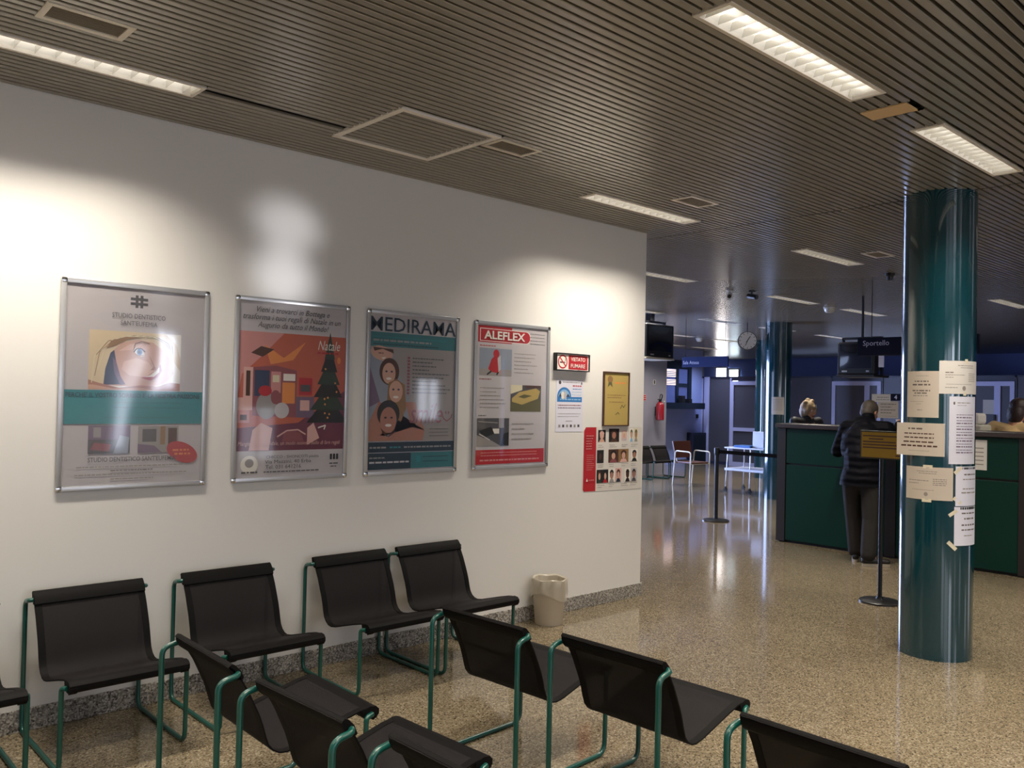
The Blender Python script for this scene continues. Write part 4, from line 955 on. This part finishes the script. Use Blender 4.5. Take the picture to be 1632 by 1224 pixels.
# ------------------------------------------------------------------ posts with belt and yellow notice
t = thing('belt_stanchion', 'black belt post standing on the floor left of the counter', 'stanchion', (10.05, 6.70, 0))
b = MB(); b.lathe([(.18, 0), (.18, .012), (.16, .022), (.03, .035), (.028, .05)], 'black_plastic', 36); b.build('base', t, None, True)
b = MB(); b.lathe([(.026, .04), (.026, .90)], 'black_plastic', 20); b.build('pole', t, None, True)
b = MB(); b.lathe([(.034, .90), (.036, .91), (.036, .985), (.03, .995)], 'black_plastic', 20); b.build('belt_head', t, None, True)
b = MB(); b.add([(.0, -.035, .92), (.0, -.035, .968), (-.13, -1.385, .968), (-.13, -1.385, .92), (.002, -.035, .92), (.002, -.035, .968), (-.128, -1.385, .968), (-.128, -1.385, .92)], [(0, 1, 2, 3), (7, 6, 5, 4), (0, 4, 5, 1), (1, 5, 6, 2), (2, 6, 7, 3), (3, 7, 4, 0)], 'black_fabric'); b.build('belt', t)
mat('yellow_sheet', '#8f6f0c', .6)
t = thing('sign_stand', 'yellow notice on a black floor stand in front of the counter', 'sign stand', (7.05, 3.115, 0))
b = MB(); b.lathe([(.16, 0), (.16, .012), (.145, .02), (.03, .03), (.025, .045)], 'black_plastic', 36); b.build('base', t, None, True)
b = MB(); b.lathe([(.017, .03), (.017, 1.19)], 'dark_metal', 16); b.build('pole', t, None, True)
b = MB(); b.box((-.02, -.245, 1.172), (.0, .175, 1.404), 'black_plastic', .003); b.build('board', t)
b = MB(); b.box((-.022, -.235, 1.184), (-.0195, .163, 1.392), 'yellow_sheet'); s = b.build('sheet', t)
b = MB()
for k, (a, c) in enumerate(((.15, -.22), (.10, -.02), (.15, -.12), (.15, -.16), (.15, -.20))): b.box((-.0226, c, 1.355-.024*k), (-.0221, a, 1.366-.024*k), 'p_brown')
b.box((-.0226, -.20, 1.20), (-.0221, -.12, 1.212), 'p_brown'); b.build('print', s, kind='stuff')

# ------------------------------------------------------------------ far left corner: cart, armchairs, extinguisher
mat('cart_metal', '#c9c9cf', .3, metal=.7); mat('cart_white', '#d9dae2', .4); mat('folder_blue', '#2f66a8', .5)
t = thing('metal_cart', 'small two-tier metal cart on castors before the far column', 'cart', (13.88, 8.5, 0))
for (x, y) in ((-.3, .36), (.3, .36), (-.3, -.14), (.3, -.14)):
    b = MB(); b.tube([(x, y, .07), (x*.9, y*.93, .785)], .013, 'cart_metal', 8); b.build('leg', t, None, True)
    b = MB(); b.tube([(x-.012, y, .035), (x+.012, y, .035)], .035, 'black_plastic', 14); b.box((x-.02, y-.012, .04), (x+.02, y+.012, .09), 'black_plastic'); b.build('castor', t, None, True)
b = MB(); b.box((-.32, -.42, .385), (.32, .38, .43), 'cart_white', .008); b.build('lower_shelf', t)
b = MB(); b.box((-.30, -.42, .785), (.30, .40, .81), 'cart_white', .006); b.build('top_shelf', t)
b = MB(); b.box((-.05, -.12, 0), (.05, .12, .30), 'cart_white', .006); tag(b.build('file_box', None, (13.75, 8.27, .81)), 'white upright box on the metal cart', 'box')
b = MB(); b.box((-.14, -.17, 0), (.14, .17, .04), 'folder_blue', .006); tag(b.build('blue_folder', None, (13.76, 8.56, .81)), 'blue folder lying on the metal cart', 'folder')
b = MB(); b.box((-.04, -.03, 0), (.04, .03, .27), 'black_plastic', .006); tag(b.build('binder', None, (13.75, 8.11, .81)), 'black binder standing beside the white box on the cart', 'binder')
mat('chair_beige', '#cfc9bb', .35); mat('chair_brown', '#4a2417', .4, mottle=(6, .2)); mat('chair_navy', '#26304a', .5)
def armchair(loc, rz, label, m):
    t = thing('armchair', label, 'chair', loc, rz, 'metal-armed visitor chairs')     # faces local -y
    for s in (-1, 1):
        b = MB(); x = s*.27; b.tube([(x, -.20, 0), (x, -.22, .65), (x, .18, .66), (x, .24, 0)], .013, 'chair_beige', 8, .06); b.build('arm_frame', t, None, True)
    b = MB(); b.box((-.24, -.22, .42), (.24, .22, .455), m, .015); b.build('seat', t)
    b = MB(); vs = [(-.23, .20, .52), (.23, .20, .52), (.25, .27, .84), (-.25, .27, .84)]; b.add(vs+[(x, y+.03, z) for x, y, z in vs], [(0, 1, 2, 3), (7, 6, 5, 4), (0, 4, 5, 1), (1, 5, 6, 2), (2, 6, 7, 3), (3, 7, 4, 0)], m); b.build('backrest', t)
    for s in (-1, 1):
        b = MB(); b.tube([(s*.2, .2, .43), (s*.2, .235, .6)], .012, 'chair_beige', 8); b.build('back_strut', t)
    b = MB(); b.tube([(-.27, .2, .42), (.27, .2, .42)], .012, 'chair_beige', 8); b.tube([(-.27, -.2, .42), (.27, -.2, .42)], .012, 'chair_beige', 8); b.build('seat_rail', t)
armchair((14.06, 9.95, 0), -.12, 'brown armchair with pale metal arms beside the far black chairs', 'chair_brown')
mat('ext_red', '#8e1420', .3, coat=.5)
t = thing('fire_extinguisher', 'red fire extinguisher hung on the far grey wall', 'fire extinguisher', (15.22, 11.63, 1.2))
b = MB(); b.lathe([(.07, 0), (.09, .015), (.09, .34), (.06, .39), (.03, .41)], 'ext_red', 24); b.build('cylinder', t, None, True)
b = MB(); b.box((-.03, -.02, .41), (.03, .02, .45), 'black_plastic', .004); b.box((-.08, -.012, .45), (.05, .012, .47), 'black_plastic', .004); b.build('valve', t)
b = MB(); b.tube([(.03, 0, .43), (.09, 0, .56), (.0, 0, .58), (-.04, -.02, .46)], .011, 'black_plastic', 8, .05); b.build('hose', t, None, True)
b = MB(); b.lathe([(.013, .41), (.013, .43)], 'paper', 10, (.05, -.075)); b.build('gauge', t)
b = MB(); b.box((-.02, .05, .1), (.02, .12, .3), 'dark_metal'); b.build('wall_bracket', t)
b = MB(); b.box((14.68, 11.745, 1.63), (14.87, 11.7495, 1.76), 'paper'); o = b.build('safety_sign'); tag(o, 'small red striped safety sign on the far grey wall', 'sign')
b = MB()
for k in range(3): b.box((14.685, 11.7435, 1.635+.042*k), (14.865, 11.7449, 1.667+.042*k), 'p_red')
b.build('print', o, kind='stuff')
b = MB(); b.box((15.11, 11.744, 1.99), (15.20, 11.7495, 2.09), 'paper'); o = b.build('safety_sign'); tag(o, 'tiny white and black sign above the fire extinguisher', 'sign')
b = MB(); b.box((15.13, 11.7425, 2.0), (15.18, 11.7435, 2.08), 'p_dkgrey'); b.build('print', o, kind='stuff')

# ------------------------------------------------------------------ people
mat('skin', '#b98468', .5); mat('skin_pale', '#c99a80', .5); mat('hair_grey', '#463d33', .6, bump=(90, .5), mottle=(40, .3)); mat('hair_blond', '#9a8260', .5, bump=(90, .5), mottle=(40, .25)); mat('hair_dark', '#2a1712', .5, bump=(90, .5), mottle=(30, .4))
mat('jacket_navy', '#07070d', .65, spec=.08)
_nt = MATS['jacket_navy'].node_tree; _w = _nt.nodes.new('ShaderNodeTexWave'); _w.bands_direction = 'Z'; _w.inputs['Scale'].default_value = 4.2; _w.inputs['Distortion'].default_value = 1.2; _w.inputs['Detail Scale'].default_value = 2
_t = _nt.nodes.new('ShaderNodeTexCoord'); _b = _nt.nodes.new('ShaderNodeBump'); _b.inputs['Strength'].default_value = .45; _b.inputs['Distance'].default_value = .02
_nt.links.new(_t.outputs['Object'], _w.inputs['Vector']); _nt.links.new(_w.outputs['Fac'], _b.inputs['Height']); _nt.links.new(_b.outputs['Normal'], _nt.nodes['Principled BSDF'].inputs['Normal'])
mat('trousers_grey', '#2b2826', .8, spec=.2, bump=(20, .4)); mat('shoe_dark', '#15120f', .5); mat('sole', '#a79c8a', .6); mat('jacket_black', '#101014', .6); mat('knit_cream', '#c8a878', .85, bump=(120, .4)); mat('eye_white', '#e8e4dc', .2); mat('lips', '#8c4a40', .5); mat('shirt_pale', '#c9c2b4', .7); mat('jeans_dark', '#1d2230', .8)
_q = bmesh.new(); bmesh.ops.create_icosphere(_q, subdivisions=2, radius=1); SPH = [v.co.copy() for v in _q.verts]; _q.free()
def blob(name, parent, caps, ells, voxel, mt, smooth=5, cut=None):
    """union of tapered capsules and ellipsoids fused into one skin"""
    b = bmesh.new()
    for p0, r0, p1, r1 in caps:
        q = bmesh.new()
        for c, r in ((p0, r0), (p1, r1)):
            for d in SPH: q.verts.new(Vector(c)+d*r)
        h = bmesh.ops.convex_hull(q, input=list(q.verts))
        q.verts.index_update(); m = {}
        for f in q.faces:
            vs = []
            for v in f.verts:
                if v.index not in m: m[v.index] = b.verts.new(v.co)
                vs.append(m[v.index])
            b.faces.new(vs)
        q.free()
    for c, rad, rot in ells:
        m = Matrix.Translation(Vector(c)) @ Matrix.Rotation(rot[2], 4, 'Z') @ Matrix.Rotation(rot[1], 4, 'Y') @ Matrix.Rotation(rot[0], 4, 'X') @ Matrix.Diagonal(Vector(tuple(rad)+(1,)))
        bmesh.ops.create_icosphere(b, subdivisions=3, radius=1, matrix=m)
    me = bpy.data.meshes.new(name); b.to_mesh(me); b.free()
    o = bpy.data.objects.new('tmp', me); COL.objects.link(o)
    r = o.modifiers.new('r', 'REMESH'); r.mode = 'VOXEL'; r.voxel_size = voxel; r.adaptivity = 0
    s = o.modifiers.new('s', 'SMOOTH'); s.factor = .5; s.iterations = smooth
    dg = bpy.context.evaluated_depsgraph_get(); out = bpy.data.meshes.new_from_object(o.evaluated_get(dg), depsgraph=dg)
    bpy.data.objects.remove(o); bpy.data.meshes.remove(me)
    if cut is not None:
        q = bmesh.new(); q.from_mesh(out); bmesh.ops.bisect_plane(q, geom=q.verts[:]+q.edges[:]+q.faces[:], plane_co=(0, 0, cut), plane_no=(0, 0, 1), clear_inner=True)
        q.to_mesh(out); q.free()
    out.materials.clear(); out.materials.append(MATS[mt]); out.polygons.foreach_set('use_smooth', [True]*len(out.polygons))
    return link(name, out, parent)
def V(*a): return Vector(a)
def hand_caps(wrist, dirv, up, side):
    """palm and five bent fingers; side=+1 puts the thumb on up x dir"""
    d = Vector(dirv).normalized(); u = Vector(up); u = (u-d*u.dot(d)).normalized(); s = d.cross(u)*side; w_ = Vector(wrist)
    caps = []
    for k, (off, ln) in enumerate(((.030, .072), (.010, .080), (-.010, .074), (-.029, .058))):
        a = w_+d*.02+s*off*.7; k1 = w_+d*.085+s*off; caps.append((a, .014, k1, .0115))
        k2 = k1+d*ln*.5-u*.006; k3 = k2+d*ln*.42-u*.022; caps += [(k1, .0095, k2, .0088), (k2, .0088, k3, .0075)]
    a = w_+d*.03+s*.03; b_ = a+d*.035+s*.03-u*.006; c = b_+d*.034+s*.008-u*.008
    caps += [(w_+d*.01, .016, a, .015), (a, .013, b_, .011), (b_, .0105, c, .009)]
    return caps
def head_parts(parent, c, fwd, hair_mt, skin_mt, hair_kind):
    """eyes, lips and hair on a head centred at c (height .235) looking along fwd"""
    f = Vector(fwd).normalized(); s = Vector((-f.y, f.x, 0)).normalized(); u = f.cross(s)
    for k in (-1, 1):
        b = MB(); m = bmesh.new(); bmesh.ops.create_uvsphere(m, u_segments=10, v_segments=8, radius=.012, matrix=Matrix.Translation(c+f*.080+s*k*.031+u*.005)); b.bm(m, 'eye_white'); e = b.build('eye', parent, None, True)
        b = MB(); m = bmesh.new(); bmesh.ops.create_uvsphere(m, u_segments=8, v_segments=6, radius=.0065, matrix=Matrix.Translation(c+f*.0875+s*k*.031+u*.005)); b.bm(m, 'black_plastic'); b.build('iris', e, None, True)
    b = MB(); m = bmesh.new(); bmesh.ops.create_uvsphere(m, u_segments=12, v_segments=8, radius=1, matrix=Matrix.Translation(c+f*.084-u*.062) @ Matrix((( f.x*.012, s.x*.024, u.x*.008, 0), (f.y*.012, s.y*.024, u.y*.008, 0), (f.z*.012, s.z*.024, u.z*.008, 0), (0, 0, 0, 1)))); b.bm(m, 'lips'); b.build('lips', parent, None, True)
    rz = math.atan2(f.y, f.x); pt = -math.asin(max(-1, min(1, f.z)))
    def E(fo, so, uo, a, bb, cc): return (c+f*fo+s*so+u*uo, (a, bb, cc), (0, pt, rz))
    if hair_kind == 'short': ell = [E(-.022, 0, .030, .094, .084, .096), E(-.048, 0, -.02, .062, .074, .075)]
    elif hair_kind == 'bob': ell = [E(-.020, 0, .032, .102, .094, .100), E(-.035, .0, -.03, .078, .092, .085), E(.02, .064, .0, .05, .030, .06), E(.02, -.064, .0, .05, .030, .06)] + [E(-.02+.085*math.cos(a*2.4)*math.cos(a*.35), .085*math.sin(a*2.4)*math.cos(a*.35), .045+.085*math.sin(a*.35), .032, .032, .032) for a in range(0, 5)] + [E(-.075+.02*(k % 2), .03*(k-1.5), -.01+.02*k, .035, .035, .035) for k in range(4)]
    else: ell = [E(-.022, 0, .030, .102, .094, .102), E(-.055, 0, -.05, .075, .09, .12)]
    blob('hair', parent, [], ell, .009, hair_mt, 3)
def head_blob(c, fwd, female=False):
    f = Vector(fwd).normalized(); s = Vector((-f.y, f.x, 0)).normalized(); u = f.cross(s); rz = math.atan2(f.y, f.x); pt = -math.asin(max(-1, min(1, f.z)))
    E = lambda fo, so, uo, a, bb, cc: (c+f*fo+s*so+u*uo, (a, bb, cc), (0, pt, rz))
    j = .9 if female else 1.0
    return [E(-.008, 0, .028, .092, .076, .088), E(.022, 0, -.042, .062*j, .056*j, .072), E(.052, 0, -.088, .026, .030, .022), E(.088, 0, -.020, .016, .013, .024), E(.074, 0, .022, .014, .045, .012), E(-.004, .077, -.012, .016, .008, .030), E(-.004, -.077, -.012, .016, .008, .030), E(.066, .035, -.025, .020, .020, .02), E(.066, -.035, -.025, .020, .020, .02)]
def make_person(label, loc, J, top_mt, leg_mt, skin_mt, hair_mt, hair_kind, fwd, voxel=.0085, female=False, collar=None, hem=.80, puffy=1.0):
    """J holds joints in metres relative to loc"""
    t = thing('person', label, 'person', loc)
    j = {k: Vector(v) for k, v in J.items()}
    caps = [(j['pelvis'], .125, j['waist'], .115), (j['waist'], .115, j['chest'], .135), (j['chest'], .11, j['neck'], .06), (j['neck'], .054, j['head']-V(0, 0, .05), .052)]
    hands = []
    for s in 'lr':
        sh, el, wr = j['sh'+s], j['el'+s], j['wr'+s]; hp, kn, an = j['hip'+s], j['kn'+s], j['an'+s]
        caps += [(j['chest'], .09, sh, .055), (sh, .052, el, .040), (el, .040, wr, .026), (j['pelvis'], .11, hp, .085), (hp, .085, kn, .056), (kn, .054, an+(kn-an)*.6, .053), (an+(kn-an)*.6, .053, an, .036)]
        toe = an+j['toe'+s]; caps += [(an, .036, V(toe.x, toe.y, .03), .026)]
        hands += hand_caps(wr, j['hd'+s], (0, 0, 1), -1 if s == 'l' else 1)
    blob('body', t, caps+hands, head_blob(j['head'], fwd, female), voxel, skin_mt, 3)
    head_parts(t, j['head'], fwd, hair_mt, skin_mt, hair_kind)
    # upper garment
    k = puffy; c2 = [(j['chest'], .128*k, j['neck']-V(0, 0, .045), .078*k), (j['waist'], .155*k, j['chest'], .150*k)]
    hemp = j['pelvis'].copy(); hemp.z = hem-.10; c2 += [(hemp, .160*k, j['waist'], .152*k)]
    el2 = []
    sv = (j['shl']-j['shr']).normalized(); rz = math.atan2(sv.y, sv.x)-PI/2
    mid = (j['waist']+j['chest'])/2; el2 += [(mid, (.150*k, .20*k, .24), (0, 0, rz)), (j['chest']+V(0, 0, -.03), (.135*k, .205*k, .155), (0, 0, rz)), (hemp+V(0, 0, .10), (.150*k, .190*k, .30), (0, 0, rz))]
    for s in 'lr':
        sh, el, wr = j['sh'+s], j['el'+s], j['wr'+s]; c2 += [(j['chest']+V(0, 0, .06), .09*k, sh, .075*k), (sh, .078*k, el, .064*k), (el, .064*k, wr+(el-wr)*.12, .044*k)]
    if collar: c2 += [(j['neck']-V(0, 0, .05), .088, j['neck']+V(0, 0, .02), .078)]
    if puffy > 1.1:
        hd = -Vector((fwd[0], fwd[1], 0)).normalized(); el2 += [(j['neck']+hd*.075+V(0, 0, -.02), (.075, .125, .065), (0, .35, rz))]
    blob('jacket' if collar else 'top', t, c2, el2, .011, top_mt, 4, hem)
    # trousers
    c3 = [(j['pelvis']+V(0, 0, .06), .135, j['pelvis']-V(0, 0, .02), .14)]
    for s in 'lr':
        hp, kn, an = j['hip'+s], j['kn'+s], j['an'+s]; c3 += [(j['pelvis'], .13, hp, .10), (hp, .108, kn, .088), (kn, .086, an+V(0, 0, .03), .078)]
    blob('trousers', t, c3, [], .011, leg_mt, 4)
    for s in 'lr':
        an = j['an'+s]; tv = j['toe'+s]; d = V(tv.x, tv.y, 0).normalized(); heel = V(an.x, an.y, 0)-d*.035; tip = V(an.x, an.y, 0)+d*.19
        sh_ = blob('shoe', t, [(heel+V(0, 0, .055), .036, heel+d*.10+V(0, 0, .05), .040), (heel+d*.10+V(0, 0, .05), .038, tip+V(0, 0, .042), .030), (heel+d*.02+V(0, 0, .06), .036, heel+d*.05+V(0, 0, .10), .040)], [], .008, 'shoe_dark', 3)
        b = MB(); n = 16; ring = []
        for i in range(n):
            a = 2*PI*i/n; L = .5*(tip-heel).length+.03; c_ = (heel+tip)/2; w_ = .043-.006*math.cos(a); sd = V(-d.y, d.x, 0)
            ring.append(c_+d*(L*math.cos(a))+sd*(w_*math.sin(a)*(1.0 if math.cos(a) > 0 else .92)))
        b.add([V(q.x, q.y, 0.0) for q in ring]+[V(q.x, q.y, .026) for q in ring], [tuple(range(n))[::-1], tuple(range(n, 2*n))]+[(i, (i+1) % n, n+(i+1) % n, n+i) for i in range(n)], 'sole'); b.build('sole', sh_)
    return t
# the man leaning on the counter, seen from behind
make_person('grey-haired man in navy padded jacket and grey trousers leaning on the counter', (0, 0, 0),
    dict(pelvis=(8.66, 4.03, .90), waist=(8.70, 4.05, 1.05), chest=(8.84, 4.09, 1.30), neck=(8.97, 4.12, 1.455), head=(9.045, 4.13, 1.545),
         shl=(8.87, 4.29, 1.37), ell=(8.86, 4.39, 1.12), wrl=(9.14, 4.33, 1.452), hdl=(.9, -.35, -.05), shr=(8.90, 3.89, 1.37), elr=(8.88, 3.78, 1.13), wrr=(9.15, 3.86, 1.452), hdr=(.9, .3, -.05),
         hipl=(8.66, 4.13, .86), knl=(8.70, 4.13, .47), anl=(8.70, 4.10, .085), toel=(.12, .05, 0), hipr=(8.65, 3.93, .86), knr=(8.62, 3.91, .47), anr=(8.55, 3.90, .085), toer=(.10, -.10, 0)),
    'jacket_navy', 'trousers_grey', 'skin', 'hair_grey', 'short', (.88, -.2, -.42), .0085, False, True, .79, 1.16)
# the woman behind the counter
make_person('woman with short blond hair and black jacket behind the counter near its end', (0, 0, 0),
    dict(pelvis=(10.30, 5.52, .86), waist=(10.29, 5.52, 1.0), chest=(10.28, 5.51, 1.29), neck=(10.27, 5.50, 1.41), head=(10.27, 5.485, 1.535),
         shl=(10.43, 5.44, 1.395), ell=(10.46, 5.36, 1.12), wrl=(10.30, 5.15, 1.10), hdl=(-.4, -.8, 0), shr=(10.12, 5.60, 1.395), elr=(10.07, 5.53, 1.12), wrr=(10.12, 5.26, 1.08), hdr=(.2, -.9, 0),
         hipl=(10.38, 5.50, .82), knl=(10.38, 5.48, .45), anl=(10.38, 5.50, .085), toel=(-.05, -.13, 0), hipr=(10.22, 5.54, .82), knr=(10.21, 5.53, .45), anr=(10.21, 5.55, .085), toer=(-.07, -.12, 0)),
    'jacket_black', 'jeans_dark', 'skin_pale', 'hair_blond', 'bob', (-.25, -.95, -.12), .010, True, True, .78, .82)
# the colleague in the cream sweater
make_person('dark-haired person in cream knitted sweater behind the counter, seen from behind', (0, .15, 0),
    dict(pelvis=(10.20, 2.98, .92), waist=(10.21, 2.98, 1.06), chest=(10.24, 2.97, 1.30), neck=(10.30, 2.95, 1.48), head=(10.34, 2.93, 1.60),
         shl=(10.25, 3.15, 1.41), ell=(10.15, 3.30, 1.22), wrl=(10.36, 3.34, 1.04), hdl=(.8, .2, -.3), shr=(10.27, 2.79, 1.41), elr=(10.24, 2.66, 1.14), wrr=(10.50, 2.70, 1.05), hdr=(.9, .1, -.2),
         hipl=(10.20, 3.07, .88), knl=(10.22, 3.07, .47), anl=(10.18, 3.07, .085), toel=(.13, .04, 0), hipr=(10.20, 2.89, .88), knr=(10.22, 2.88, .47), anr=(10.18, 2.88, .085), toer=(.13, -.04, 0)),
    'knit_cream', 'jeans_dark', 'skin', 'hair_dark', 'long', (.9, -.35, -.2), .010, True, False, .85, .95)
finish_texts()
